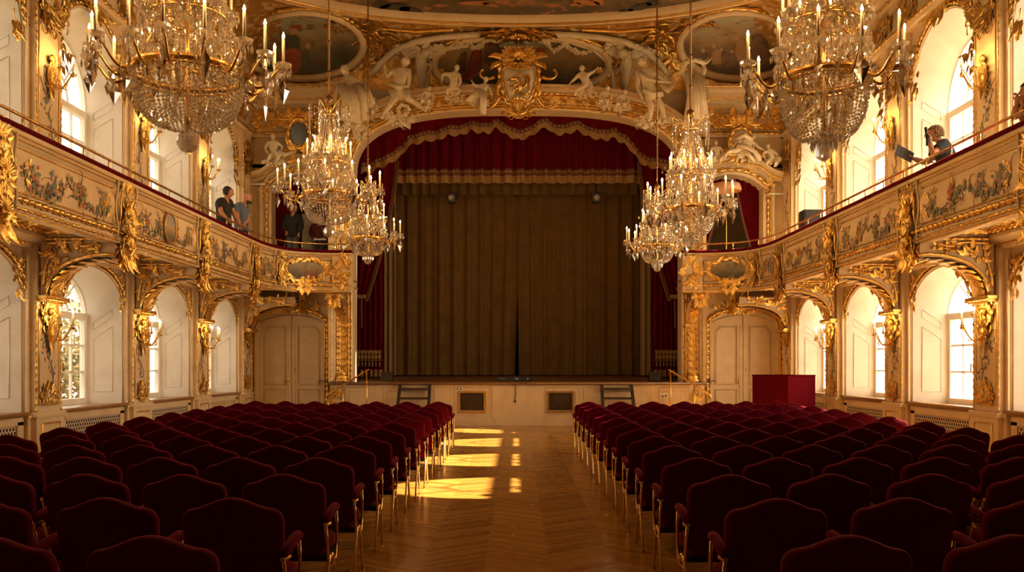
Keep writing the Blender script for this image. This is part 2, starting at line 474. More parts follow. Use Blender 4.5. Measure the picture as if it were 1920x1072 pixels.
    def build(s, name, mats, parent=None, loc=None, uv=None):
        me = bpy.data.meshes.new(name)
        me.from_pydata(s.v, [], s.f)
        for x in (mats if isinstance(mats, (list, tuple)) else [mats]): me.materials.append(x)
        me.polygons.foreach_set('material_index', s.m)
        me.polygons.foreach_set('use_smooth', s.s)
        if uv is not None:
            l = me.uv_layers.new(name='UVMap')
            for lp in me.loops: l.data[lp.index].uv = uv[lp.vertex_index]
        me.update()
        o = bpy.data.objects.new(name, me)
        COL.objects.link(o)
        if parent is not None: o.parent = parent
        if loc is not None: o.location = loc
        return o

def empty(name, loc=(0, 0, 0), rz=0.):
    o = bpy.data.objects.new(name, None); COL.objects.link(o)
    o.empty_display_size = .2
    o.location = loc; o.rotation_euler = (0, 0, rz)
    return o
def tag(o, label, cat, group=None):
    o['label'] = label; o['category'] = cat
    if group: o['group'] = group
    return o
def struct(o):
    o['kind'] = 'structure'; return o
def put(mesh, name, parent, loc=(0, 0, 0), rot=(0, 0, 0), sc=None):
    o = bpy.data.objects.new(name, mesh); COL.objects.link(o)
    o.parent = parent; o.location = loc; o.rotation_euler = rot
    if sc is not None: o.scale = sc if isinstance(sc, (tuple, list)) else (sc, sc, sc)
    return o
KIDS = {}
def copy_tree(o, parent=None):
    c = o.copy(); COL.objects.link(c)
    if parent is not None: c.parent = parent
    kids = KIDS.get(o.name)
    if kids is None: kids = KIDS[o.name] = [x for x in bpy.data.objects if x.parent == o]
    KIDS[c.name] = [copy_tree(ch, c) for ch in kids]
    return c
def arc(cx, cy, rx, ry, t0, t1, n): return [(cx + rx * math.cos(t0 + (t1 - t0) * i / n), cy + ry * math.sin(t0 + (t1 - t0) * i / n)) for i in range(n + 1)]
# ------------------------------------------------------------------ the hall: measures
HW = 7.45                                   # half width between the side walls
YB, YD = -5.0, 24.6                         # rear wall, stage wall
ZF, ZC = 3.8, 10.4                          # gallery floor, ceiling
BX = 6.15                                   # gallery front
PIER = [10.45 + 3.4 * k for k in range(5)]
BAY = [12.15 + 3.4 * k for k in range(4)]
CORN = 9.2

def outline(hw, z0, zs, rise, n=16):
    pts = [(-hw, z0), (-hw, z0 + (zs - z0) * .5), (-hw, zs)]
    pts += [(-hw * math.cos(PI * i / n), zs + rise * math.sin(PI * i / n)) for i in range(1, n)]
    return pts + [(hw, zs), (hw, z0 + (zs - z0) * .5), (hw, z0)]
def seg_outline(hw, z0, zs, rise, n=12):
    """a door opening under a flat segmental arch"""
    R = (hw * hw + rise * rise) / (2 * rise); a = math.asin(hw / R)
    pts = [(-hw, z0), (-hw, zs)]
    pts += [(R * math.sin(-a + 2 * a * i / n), zs + rise - R + R * math.cos(-a + 2 * a * i / n)) for i in range(1, n)]
    return pts + [(hw, zs), (hw, z0)]
def panel(mb, fr, half0, half1, zlo, zhi, out, m=0):
    """wall face around one opening"""
    hw = out[-1][0]; z0 = out[0][1]
    q = lambda pts: mb.add([fr.p(a, b) for a, b in pts], [list(range(len(pts)))], m, False)
    q([(-half0, zlo), (-hw, zlo), (-hw, zhi), (-half0, zhi)]); q([(hw, zlo), (half1, zlo), (half1, zhi), (hw, zhi)])
    if z0 > zlo + 1e-4: q([(-hw, zlo), (hw, zlo), (hw, z0), (-hw, z0)])
    top = [p for p in out if p[1] > out[1][1] - 1e-6]
    for (a, b), (c, d) in zip(top, top[1:]):
        if c - a > 1e-5: q([(a, b), (c, d), (c, zhi), (a, zhi)])
def reveal(mb, fr, o1, d1, o2, d2, m=0):
    mb.grid([[fr.p(a, b, d1) for a, b in o1], [fr.p(a, b, d2) for a, b in o2]], m, True)

LOW_O, LOW_I = outline(1.2, .87, 2.62, .70), outline(1.0, .87, 2.52, .72)
UP_O, UP_I = outline(1.2, 4.2, 6.55, 1.2), outline(1.0, 4.2, 6.25, 1.12)

def offs(out, d):
    """the opening's outline moved outward by d"""
    res = []
    for i, (a, b) in enumerate(out):
        p, n = out[max(i - 1, 0)], out[min(i + 1, len(out) - 1)]
        tx, tz = n[0] - p[0], n[1] - p[1]; l = math.hypot(tx, tz)
        res.append((a - tz / l * d, b + tx / l * d))
    return res

def m_lattice():
    m = bpy.data.materials.new('pierced_lattice'); m.use_nodes = True
    nt = m.node_tree; b = nt.nodes['Principled BSDF']
    tc = N(nt, 'ShaderNodeTexCoord'); sp = N(nt, 'ShaderNodeSeparateXYZ'); nt.links.new(tc.outputs['Object'], sp.inputs[0])
    v = mth(nt, 'DIVIDE', sp.outputs['Z'], .062); vi = mth(nt, 'FLOOR', v)
    u = mth(nt, 'ADD', mth(nt, 'DIVIDE', sp.outputs['Y'], .082), mth(nt, 'MULTIPLY', mth(nt, 'MODULO', mth(nt, 'ADD', vi, 100), 2), .5))
    du = mth(nt, 'SUBTRACT', mth(nt, 'FRACT', mth(nt, 'ADD', u, 100)), .5); dv = mth(nt, 'SUBTRACT', mth(nt, 'SUBTRACT', v, vi), .5)
    d = mth(nt, 'ADD', mth(nt, 'MULTIPLY', mth(nt, 'MULTIPLY', du, du), 9.), mth(nt, 'MULTIPLY', mth(nt, 'MULTIPLY', dv, dv), 4.6))
    h = mth(nt, 'LESS_THAN', d, 1.)
    mx = N(nt, 'ShaderNodeMix', data_type='RGBA'); nt.links.new(h, mx.inputs[0])
    mx.inputs[6].default_value = (.66, .55, .40, 1); mx.inputs[7].default_value = (.018, .010, .006, 1)
    nt.links.new(mx.outputs[2], b.inputs['Base Color']); b.inputs['Roughness'].default_value = .6
    return m
LATT = m_lattice()

# ---- floor, ceiling, rear wall
mb = MB(); mb.box((0, 9.6, -.1), (17.5, 30, .2)); struct(mb.build('floor', PARQ))
mb = MB(); mb.box((0, 9.5, ZC + .1), (15.2, 30, .2)); ceil = struct(mb.build('ceiling', BROCW))
mb = MB(); mb.box((0, YB - .1, 5), (15.2, .2, 10.8)); struct(mb.build('wall_rear', REARW))

# ---- side walls with their two storeys of window niches
WALLS = {}
def side_frame(sg, yc, x=HW):            # u runs towards the stage, n into the hall
    return Fr((sg * x, yc, 0), (0, 1, 0), (0, 0, 1), (-sg, 0, 0))
def side_wall(sg, nm):
    mb = MB()
    plain = MB()
    for z0, z1 in ((0, ZC),):
        mb.box((sg * (HW + .05), (YB + 10.45) / 2, ZC / 2), (.1, 10.45 - YB, ZC), 0)
    for yc in BAY:
        fr = side_frame(sg, yc)
        panel(mb, fr, 1.7, 1.7 if yc < 22 else 2.25, 0, 3.8, LOW_O); reveal(mb, fr, LOW_O, 0, LOW_I, -.62, 1)
        panel(mb, fr, 1.7, 1.7 if yc < 22 else 2.25, 3.8, ZC, UP_O); reveal(mb, fr, UP_O, 0, UP_I, -.62, 1)
        # quad added at the niche foot to block daylight from beside the panes
        for oi in (LOW_I, UP_I):
            mb.add([fr.p(a, b, -.62) for a, b in (oi[0], oi[-1])] + [fr.p(a, b, -.0) for a, b in ((oi[-1][0] + .2, oi[-1][1]), (oi[0][0] - .2, oi[0][1]))], [(0, 1, 2, 3)], 1, False)
    w = struct(mb.build(nm, [CREAM, WHITE])); WALLS[sg] = w
    # thin raised panel lines on the plastered reveals
    ln = MB()
    for yc in BAY:
        fr = side_frame(sg, yc)
        for (oo, oi, za, zb, zc) in ((LOW_O, LOW_I, 1.1, 2.2, 2.75), (UP_O, UP_I, 4.5, 6.1, 7.0)):
            for s in (-1, 1):
                def q(t, z): return fr.p(s * (1.2 - .2 * t - .004), z, -.62 * t)
                ln.tube([q(.25, za), q(.25, zb + .12), q(.75, zb - .12), q(.75, za)], .009, 4, 0, closed=True)
                if zc: ln.tube([q(.25, zb + .3), q(.25, zb + .44), q(.75, zb + .20), q(.75, zb + .06)], .007, 4, 0, closed=True)
    ln.build('reveal_panel_moulding', WHITE, w)
    return w
for sg, nm in ((-1, 'wall_left'), (1, 'wall_right')): side_wall(sg, nm)

# ---- windows
wn = 0
def window(sg, yc, lower):
    global wn
    wn += 1
    oi = LOW_I if lower else UP_I
    zs = oi[2][1]; z0 = oi[0][1]; rise = max(b for a, b in oi) - zs
    fr = side_frame(sg, yc, HW + .62)
    root = struct(empty('window_%d' % wn, (sg * (HW + .62), yc, z0)))
    L = Matrix.Translation(root.location).inverted()
    def bld(mb, nm, m):
        mb.v = [tuple(L @ Vector(v)) for v in mb.v]
        return mb.build(nm, m, root)
    f = MB()
    path = [fr.p(a, b, .0) for a, b in oi]
    f.sweep(path + [fr.p(0, z0, 0)], [(-.09, -.04), (-.09, .05), (.0, .05), (.0, -.04)], fr.n * sg * 1., 0, closed=True, smooth=False)
    f.fbox(fr, -1, 1, zs - .09, zs + .03, -.05, .07)                    # transom
    f.fbox(fr, -1, 1, z0, z0 + .12, -.05, .06)
    f.fbox(fr, -.055, .055, z0, zs, -.04, .06)                         # meeting stiles
    for s in (-1, 1): f.fbox(fr, s * .97 - .05, s * .97 + .05, z0, zs, -.04, .055)
    nb = 3 if lower else 4
    for i in range(1, nb): f.fbox(fr, -.97, .97, z0 + .12 + (zs - z0 - .2) * i / nb - .017, z0 + .12 + (zs - z0 - .2) * i / nb + .017, -.02, .03)
    for s in (-1, 1): f.fbox(fr, s * .50 - .015, s * .50 + .015, z0, zs, -.02, .03)
    f.tube([fr.p(a, b) for a, b in arc(0, zs, .40, rise * .46, 0, PI, 14)], .022, 5)
    for t in (PI * .27, PI * .5, PI * .73):
        f.tube([fr.p(.40 * math.cos(t), zs + rise * .46 * math.sin(t)), fr.p(.97 * math.cos(t), zs + rise * .97 * math.sin(t))], .020, 5)
    bld(f, 'window_frame', WHITE)
    g = MB(); g.add([fr.p(a, b, -.01) for a, b in oi], [list(range(len(oi)))], 0, False)
    bld(g, 'pane', GLASS)
    h = MB(); h.tube([fr.p(.02, z0 + .75, .06), fr.p(.02, z0 + .75, .12), fr.p(.02, z0 + .62, .13)], .014, 5)
    h.ball(fr.p(.02, z0 + .75, .07), .022, 0, 6, 4)
    bld(h, 'window_handle', DBRONZE)
for sg in (-1, 1):
    for yc in BAY:
        window(sg, yc, True); window(sg, yc, False)
        for oi in (LOW_I, UP_I):
            pd = bpy.data.lights.new('daylight', 'AREA'); pd.shape = 'RECTANGLE'
            h = max(b for a, b in oi) - oi[0][1]
            pd.size = 2.0; pd.size_y = h; pd.cycles.is_portal = True
            po = bpy.data.objects.new('daylight', pd); COL.objects.link(po)
            po.location = (sg * (HW + .72), yc, oi[0][1] + h / 2)
            po.rotation_euler = Vector((sg, 0, 0)).to_track_quat('Z', 'Y').to_euler()

# ---- sills, lattices, dado
for sg in (-1, 1):
    for j, yc in enumerate(BAY):
        fr = side_frame(sg, yc)
        mb = MB()
        mb.sweep([fr.p(-1.24, .87, 0), fr.p(1.24, .87, 0)], [(0, -.62), (.012, -.62), (.02, .10), (0, .125), (-.03, .125), (-.05, .09), (-.05, -.02)], fr.n)
        mb.fbox(fr, -1.24, 1.24, .84, .885, -.62, .11)
        o = mb.build('window_sill_board', SILL); struct(o); o.name = 'trim_%d' % (1 + j + (0 if sg < 0 else 4))
        mb = MB()
        mb.fbox(fr, -1.12, 1.12, .10, .80, .0, .035, 0)
        g = mb.build('radiator_grille', [LATT])
        tag(g, ('cream pierced radiator cover below the %s window from the stage, %s wall' %
                (('fourth', 'third', 'second', 'first')[j], 'left' if sg < 0 else 'right')), 'radiator cover', 'radiator covers under the windows')
        f = MB()
        for a0, a1, b0, b1 in ((-1.16, 1.16, .70, .83), (-1.16, 1.16, 0, .14), (-1.16, -1.0, .1, .75), (1.0, 1.16, .1, .75)):
            f.fbox(fr, a0, a1, b0, b1, 0, .06)
        f.build('cover_frame', CREAM, g)
        if sg < 0 and j == 3:
            f = MB()
            for i in range(26): f.fbox(fr, -.98 + i * .078, -.945 + i * .078, .14, .72, .03, .055)
            f.build('slats', CREAM, g)

# ---- niche mouldings
EGG = lambda n, r: [r * (1 + .38 * math.sin(i * PI * .5 * 2.2)) for i in range(n)]
def resample(pts, step):
    out = [Vector(pts[0])]
    for a, b in zip(pts, pts[1:]):
        a, b = Vector(a), Vector(b); k = max(1, int((b - a).length / step))
        out += [a.lerp(b, (i + 1) / k) for i in range(k)]
    return out
def bead_mould(mb, pts, r, step=.03, m=0, n=5, amp=.42):
    pts = resample(pts, step)
    mb.tube(pts, [r * (1 + amp * math.sin(i * 1.7) + .15 * math.sin(i * .61)) for i in range(len(pts))], n, m)
for sg in (-1, 1):
    mb = MB(); c = MB()
    for yc in BAY:
        fr = side_frame(sg, yc)
        for o in (LOW_O, UP_O):
            p1 = [fr.p(a, b, .03) for a, b in offs(o, .10)]
            bead_mould(mb, p1, .035)
            c.tube([fr.p(a, b, .012) for a, b in offs(o, .035)], .022, 5)
            c.tube([fr.p(a, b, .012) for a, b in offs(o, .165)], .018, 5)
    mb.build('gilded_niche_moulding', GOLD, WALLS[sg]); c.build('niche_fillet', CREAM, WALLS[sg])

# ---- pilasters
def pilaster(sg, y, k, face=.15):
    root = struct(empty('trim_%d' % (20 + k + (0 if sg < 0 else 10)), (sg * HW, y, 0)))
    fr = Fr((0, 0, 0), (0, 1, 0), (0, 0, 1), (-sg, 0, 0))
    b = MB(); g = MB(); p = MB()
    for a, d in ((.38, face), (.47, face * .45)):
        b.fbox(fr, -a, a, .0, 3.55, 0, d); b.fbox(fr, -a, a, 3.8, 8.0, 0, d)
    for a, d in ((.42, face + .04), (.51, face * .45 + .04)):
        b.fbox(fr, -a, a, 0, .80, 0, d)
        b.fbox(fr, -a - .03, a + .03, .80, .84, 0, d + .03); b.fbox(fr, -a - .015, a + .015, .84, .875, 0, d + .015)
        b.fbox(fr, -a, a, 0, .12, 0, d + .03)
    f2 = fr.at(0, 0, face + .04)
    g.tube([f2.p(*q) for q in ((-.27, .16), (.27, .16), (.27, .70), (-.27, .70))], .020, 4, 0, closed=True)
    f2 = fr.at(0, 0, face)
    for z0, z1 in ((.98, 2.45), (4.15, 7.55)):
        g.tube([f2.p(*q) for q in ((-.29, z0), (.29, z0), (.29, z1), (-.29, z1))], .014, 4, 0, closed=True)
        for s in (-1, 1): bead_mould(g, [f2.p(s * .365, z0 - .1, .0), f2.p(s * .365, z1 + .1, .0)], .018)
    # gilded flower basket at the foot, painted sprays above it
    g.rocaille(f2.at(0, 1.12), .42, .30, 11 + k, 0, 1.6, True)
    g.box(f2.p(0, 1.0, .02), (.04, .42, .04))
    g.rocaille(f2.at(0, 2.35), .40, .62, 31 + k, 0, 1.0, True)
    g.rocaille(f2.at(0, 4.4), .42, .40, 51 + k, 0, 1.4, True)
    g.rocaille(f2.at(0, 7.2), .46, .9, 71 + k, 0, 1.6, True)
    rnd = random.Random(k * 7 + (sg > 0) * 3)
    for z0, z1 in ((1.35, 2.05), (4.8, 6.3)):
        z = z0
        while z < z1:
            a = .12 * math.sin(z * 5 + k)
            p.curl(f2, a, z, rnd.uniform(1, 2.2), .28, rnd.uniform(-6, 6), 1.4, .008, 4, z=.004, n=8, seg=4)
            for i in range(7):
                p.leaf(f2, a + rnd.uniform(-.12, .12), z + rnd.uniform(-.09, .09), rnd.uniform(0, 6.3), .085, .017, .004, .02, rnd.choice((0, 1, 1, 4, 2, 3)), lobes=1)
            z += .17
    b.build('pilaster_shaft', CREAM, root); g.build('gilded_carving', GOLD, root); p.build('painted_sprays', PCOL, root)
for sg in (-1, 1):
    for k, y in enumerate(PIER): pilaster(sg, y, k)

# ---- gilded spandrels between the niches, entablature below the upper cornice
for sg in (-1, 1):
    g = MB(); w = WALLS[sg]
    for k, y in enumerate(PIER[1:]):
        fr = side_frame(sg, y)
        for s in (-1, 1):
            g.rocaille(fr.at(s * .60, 2.95, .03), .30, .75, 100 + k * 3 + s, 0, 1.0)
            g.rocaille(fr.at(s * .66, 6.95, .03), .42, 1.3, 140 + k * 3 + s, 0, 1.2)
    for yc in BAY:
        fr = side_frame(sg, yc)
        g.shell(fr, 0, 7.85, .34, PI / 2); g.rocaille(fr.at(0, 7.95, .06), 1.0, .55, int(yc * 10), 0, 1.6, True)
    g.build('gilded_spandrel_carving', GOLD, w)
    c = MB()
    fr = side_frame(sg, 0)
    path = [fr.p(10.4, 0), fr.p(YD, 0)]
    # frieze and cornice, profile (height, projection)
    prof = [(7.86, .0), (7.86, .19), (7.93, .22), (7.98, .17), (8.02, .17), (8.02, .12), (8.62, .12), (8.66, .17), (8.72, .2), (8.74, .34), (8.82, .36), (8.88, .46), (9.0, .48), (9.05, .55), (9.2, .58), (9.2, 0)]
    c.grid([[fr.p(a, z, d) for z, d in prof] for a in (10.4, YD)], 0, False)
    o = struct(c.build('trim_%d' % (40 + (sg > 0)), CREAM))
    g = MB()
    for z, d, r in ((7.95, .22, .03), (8.68, .2, .022), (8.86, .42, .025), (9.14, .58, .028)):
        bead_mould(g, [fr.p(10.4, z, d), fr.p(YD, z, d)], r, .045)
    y = 11.
    while y < YD - .5:
        g.rocaille(fr.at(y, 8.33, .13), .9, .42, int(y * 31), 0, 1.0, True); y += 1.13
    g.build('gilded_frieze', GOLD, o)

# ---- entablature band under the gallery
for sg in (-1, 1):
    c = MB(); fr = side_frame(sg, 0); g = MB()
    prof = [(3.36, 0), (3.36, .10), (3.42, .14), (3.47, .20), (3.52, .28), (3.56, .3), (3.60, .3)]
    c.grid([[fr.p(a, z, d) for z, d in prof] for a in (10.0, YD)], 0, False)
    bead_mould(g, [fr.p(10, 3.42, .15), fr.p(YD, 3.42, .15)], .022)
    o = struct(c.build('trim_%d' % (44 + (sg > 0)), CREAM)); g.build('gilded_bead', GOLD, o)

# ---- coved ceiling edge
def cove_rows(n=10):
    rows = []
    for i in range(n + 1):
        t = PI / 2 * i / n
        inset = 2.0 * (1 - math.cos(t)); z = CORN + (ZC - CORN) * math.sin(t)
        x = HW - .02 - inset * .9; y = YD - .02 - inset
        rows.append((x, y, z))
    return rows
mb = MB(); cr = cove_rows()
mb.grid([[(-x, y, z), (x, y, z)] for x, y, z in cr], 0)
for sg in (-1, 1): mb.grid([[(sg * x, 0, z), (sg * x, y, z)] for x, y, z in cr], 0)
struct(mb.build('ceiling_cove', BROC)).name = 'trim_50'
def cove_hit(px, py, off=0.):
    """the point of the far cove (or of the ceiling before it) seen at a pixel of the photograph, moved off the surface by off"""
    dx, dz = (px - VX) / FPX, (VY - py) / FPX
    lo, hi = 10., YD
    def inside(Y):
        z = EYE + dz * Y
        if z > ZC: return False
        if z < CORN: return Y < YD
        t = math.asin((z - CORN) / (ZC - CORN)); return Y < YD - 2.0 * (1 - math.cos(t))
    for _ in range(50):
        mid = (lo + hi) / 2
        if inside(mid): lo = mid
        else: hi = mid
    Y = lo; p = Vector((dx * Y, Y, EYE + dz * Y))
    t = math.asin(max(0, min(1, (p.z - CORN) / (ZC - CORN))))
    n = Vector((0, -math.cos(t) / 2.0, -math.sin(t) / 1.2)).normalized()
    return p + n * off, n
# ------------------------------------------------------------------ stage wall
AH, AZ, AR = 4.38, 6.6, 1.80                 # proscenium: half width, springing, rise
YA = 23.75                                   # front of the proscenium frame
def pros(n=40, dz=0.):
    pts = []
    for i in range(n + 1):
        t = PI - PI * i / n
        c, s = math.cos(t), math.sin(t)
        e = 2 / 2.9
        pts.append((AH * math.copysign(abs(c) ** e, c), AZ + dz + AR * abs(s) ** e))
    return pts
PR = pros()
FULL = [(-AH, 1.15), (-AH, 3.5)] + PR + [(AH, 3.5), (AH, 1.15)]
fw = Fr((0, YD, 0), (1, 0, 0), (0, 0, 1), (0, -1, 0))
DOOR_O = seg_outline(.92, 0, 2.82, .22); DOOR_C = 6.3
BOX_O = seg_outline(.86, ZF, 6.5, .36); BOX_C = 5.93
mb = MB()
for s in (-1, 1):
    f = fw.at(s * DOOR_C, 0)
    h0, h1 = (HW - DOOR_C, DOOR_C - AH - .19) if s < 0 else (DOOR_C - AH - .19, HW - DOOR_C)
    panel(mb, f, h0, h1, 0, 3.8, DOOR_O)
    f = fw.at(s * BOX_C, 0)
    h0, h1 = (HW - BOX_C, BOX_C - AH - .19) if s < 0 else (BOX_C - AH - .19, HW - BOX_C)
    panel(mb, f, h0, h1, 3.8, ZC, BOX_O)
PRW = [(a * 1.045, AZ + (b_ - AZ) * 1.11) for a, b_ in PR]
for (a, b), (c, d) in zip(PRW, PRW[1:]):
    if c - a > 1e-4: mb.add([fw.p(a, b), fw.p(c, d), fw.p(c, ZC), fw.p(a, ZC)], [(0, 1, 2, 3)], 0, False)
mb.add([fw.p(-AH, 0), fw.p(AH, 0), fw.p(AH, 1.0), fw.p(-AH, 1.0)], [(0, 1, 2, 3)], 0, False)
wst = struct(mb.build('wall_stage', [CREAM]))
# stage house behind, with added light blocks at the doors
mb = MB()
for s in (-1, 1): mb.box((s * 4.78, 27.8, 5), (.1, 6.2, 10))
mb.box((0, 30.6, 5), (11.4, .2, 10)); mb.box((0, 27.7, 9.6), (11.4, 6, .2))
for q in (-1, 1):  # unseen boxes behind the doors, added to stop light leaking in
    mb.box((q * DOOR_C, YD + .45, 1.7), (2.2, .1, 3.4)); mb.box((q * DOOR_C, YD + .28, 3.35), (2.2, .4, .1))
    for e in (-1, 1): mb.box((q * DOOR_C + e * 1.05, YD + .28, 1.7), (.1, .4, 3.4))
struct(mb.build('wall_stage_house_light_blocks', DARK))
mb = MB(); mb.add([(-5.5, YD - .2, 1.15), (5.5, YD - .2, 1.15), (5.5, 30.5, 1.50), (-5.5, 30.5, 1.50)], [(0, 1, 2, 3)], 0, False)
struct(mb.build('floor_stage', STAGEW))
# rooms behind the gallery boxes
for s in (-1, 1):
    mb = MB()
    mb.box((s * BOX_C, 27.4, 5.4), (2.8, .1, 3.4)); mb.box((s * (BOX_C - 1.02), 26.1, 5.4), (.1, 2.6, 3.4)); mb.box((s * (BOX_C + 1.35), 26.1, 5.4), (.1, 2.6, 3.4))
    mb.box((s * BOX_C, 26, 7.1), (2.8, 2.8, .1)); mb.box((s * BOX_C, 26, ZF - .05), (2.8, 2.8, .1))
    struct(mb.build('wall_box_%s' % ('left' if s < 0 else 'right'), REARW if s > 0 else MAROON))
# proscenium frame: bands of moulding swept round the opening
root = struct(empty('trim_60', (0, YA, 1.15)))
def rooted(mb, nm, m, par=root):
    o = par.location
    mb.v = [(x - o.x, y - o.y, z - o.z) for x, y, z in mb.v]
    return mb.build(nm, m, par)
path = [Vector((a, YA, b)) for a, b in FULL]
nn = Vector((0, -1, 0))
# find which side is outward: sweep() puts +a along nrm x direction
def band(prof, m, nm, smooth=False):
    b = MB(); b.sweep(path, prof, nn, 0, False, smooth); return rooted(b, nm, m)
OUT = 1 if nn.cross(Vector((1, 0, 0))).z > 0 else -1       # at the crown the path runs to +x
band([(.2 * OUT, -.80), (.2 * OUT, -.56), (0, -.55), (0, .02), (.035 * OUT, .04), (.06 * OUT, .0)], CREAM, 'plain_soffit')
band([(.06 * OUT, 0), (.09 * OUT, .05), (.40 * OUT, .12), (.42 * OUT, .10)], BROCF, 'carved_band')
band([(.42 * OUT, .10), (.44 * OUT, .22), (.50 * OUT, .26), (.52 * OUT, .32), (.60 * OUT, .34), (.60 * OUT, -.86)], CREAM, 'outer_cornice')
b = MB()
for a, d, r in ((.055, .03, .028), (.115, .08, .022), (.345, .12, .022), (.41, .13, .04), (.52, .30, .02)):
    p2 = MB(); p2.sweep(path, [(a * OUT, d)], nn)
    bead_mould(b, p2.v, r, .04)
rooted(b, 'gilded_beads', GOLD)
b = MB()
for i in range(3, 38):                                      # carved foliage round the arch
    (x0, z0), (x1, z1) = PR[i], PR[i + 1]
    t = math.atan2(z1 - z0, x1 - x0)
    f = Fr((x0 - math.sin(t) * .28, YA - .09, z0 + math.cos(t) * .28), (math.cos(t), 0, math.sin(t)), (-math.sin(t), 0, math.cos(t)), (0, -1, 0))
    b.leaf(f, -.1, 0, .5, .24, .07, .02, .1); b.leaf(f, -.1, 0, -.5, .24, .07, .02, .1); b.flower(f, .12, 0, .06)
for s in (-1, 1):
    z = 1.4
    while z < 6.4:
        f = Fr((s * (AH + .28), YA - .10, z), (1, 0, 0), (0, 0, 1), (0, -1, 0))
        b.leaf(f, 0, -.06, PI / 2 + .7, .2, .06, .02, .1); b.leaf(f, 0, -.06, PI / 2 - .7, .2, .06, .02, .1); b.flower(f, 0, .08, .06)
        z += .2
rooted(b, 'gilded_foliage', GOLD)
b = MB()
for s in (-1, 1):
    b.lathe([(.0, 1.15), (.21, 1.15), (.21, 1.20), (.17, 1.23), (.18, 1.28), (.14, 1.33), (.12, 1.40)], 18, 0, Matrix.Translation((s * (AH + .28), YA - .12, 0)))
rooted(b, 'pilaster_base', GOLD)

# entablature on the stage wall to either side
for s in (-1, 1):
    c = MB(); g = MB()
    a0, a1 = (-HW, -AH - .55) if s < 0 else (AH + .55, HW)
    prof = [(7.86, .0), (7.86, .16), (7.93, .20), (7.98, .14), (8.02, .10), (8.62, .10), (8.66, .15), (8.74, .30), (8.82, .32), (8.88, .42), (9.0, .44), (9.05, .52), (9.2, .55), (9.2, 0)]
    c.grid([[fw.p(a, z, d) for z, d in prof] for a in (a0, a1)], 0, False)
    c.fbox(fw, s * (AH + .55) - .25, s * (AH + .55) + .25, 7.86, 9.28, 0, .55)
    o = struct(c.build('trim_%d' % (62 + (s > 0)), CREAM))
    for z, d, r in ((7.95, .2, .03), (8.68, .17, .022), (8.86, .4, .025), (9.14, .55, .028)):
        bead_mould(g, [fw.p(a0, z, d), fw.p(a1, z, d)], r, .045)
    for i in range(3): g.rocaille(fw.at(s * (5.35 + .8 * i), 8.33, .11), .8, .48, 300 + i + (s > 0) * 9, 0, 1.5, True)
    g.rocaille(fw.at(s * (AH + .55), 8.5, .56), .44, .9, 320 + s, 0, 1.6, True)
    g.build('gilded_frieze', GOLD, o)

# ---- lower doors
for s in (-1, 1):
    dn = struct(empty('door_%d' % (1 if s < 0 else 2), (s * DOOR_C, YD, 0)))
    f = Fr((0, 0, 0), (1, 0, 0), (0, 0, 1), (0, -1, 0))
    b = MB(); DI = seg_outline(.88, 0, 2.80, .20)
    b.grid([[f.p(a, z, 0) for a, z in DOOR_O], [f.p(a, z, -.26) for a, z in DI]], 0, False)
    b.build('door_reveal', CREAM, dn)
    for q in (-1, 1):
        l = MB(); zt = 2.80
        R = (.88 ** 2 + .2 ** 2) / .4
        zz = lambda a: zt + .2 - R + math.sqrt(R * R - a * a)
        xs = [q * (.008 + .872 * i / 8) for i in range(9)]
        l.grid([[f.p(a, 0, -.24), f.p(a, zz(a) - .01, -.24)] for a in xs], 0, False)
        l.fbox(f, *sorted((q * .008, q * .09)), 0, 2.72, -.245, -.22)
        e = l.build('door_leaf', CREAM, dn)
        pm = MB()
        x0, x1 = q * .17, q * .78
        for d, r in ((0, .014), (.03, .008)):
            k = 1 if q > 0 else -1
            pm.tube([f.p(x0 + k * d, 1.05 + d, -.232), f.p(x1 - k * d, 1.05 + d, -.232), f.p(x1 - k * d, 2.52 - d, -.232), f.p(x1 - k * (.12 + d), 2.68 - d, -.232), f.p(x0 + k * (.12 + d) if q > 99 else x0 + k * d, 2.68 - d, -.232)], r, 4, 0, closed=True)
            pm.tube([f.p(x0 + k * d, .2 + d, -.232), f.p(x1 - k * d, .2 + d, -.232), f.p(x1 - k * d, .92 - d, -.232), f.p(x0 + k * d, .92 - d, -.232)], r, 4, 0, closed=True)
        pm.build('panel_moulding', CREAM, e)
        if q < 0:
            h = MB(); h.fbox(f, -.115, -.075, 1.0, 1.26, -.235, -.215); h.tube([f.p(-.095, 1.16, -.22), f.p(-.095, 1.16, -.16), f.p(-.25, 1.155, -.155)], .014, 6)
            h.build('door_handle', BRASS, e)
        else:
            h = MB(); h.fbox(f, .06, .10, 1.42, 1.50, -.235, -.205); h.build('yellow_tag', YEL, e)
    g = MB()
    bead_mould(g, [f.p(a, z, .04) for a, z in offs(DOOR_O, .13)], .05, .04)
    g.tube([f.p(a, z, .02) for a, z in offs(DOOR_O, .06)], .02, 5)
    g.rocaille(f.at(0, 3.2, .08), .75, .34, 400 + s, 0, 2.0, True); g.shell(f, 0, 3.14, .2, PI / 2)
    for q in (-1, 1): g.rocaille(f.at(q * .62, 3.18, .04), .5, .25, 410 + s + q, 0, 1.2)
    g.build('gilded_door_frame', GOLD, dn)

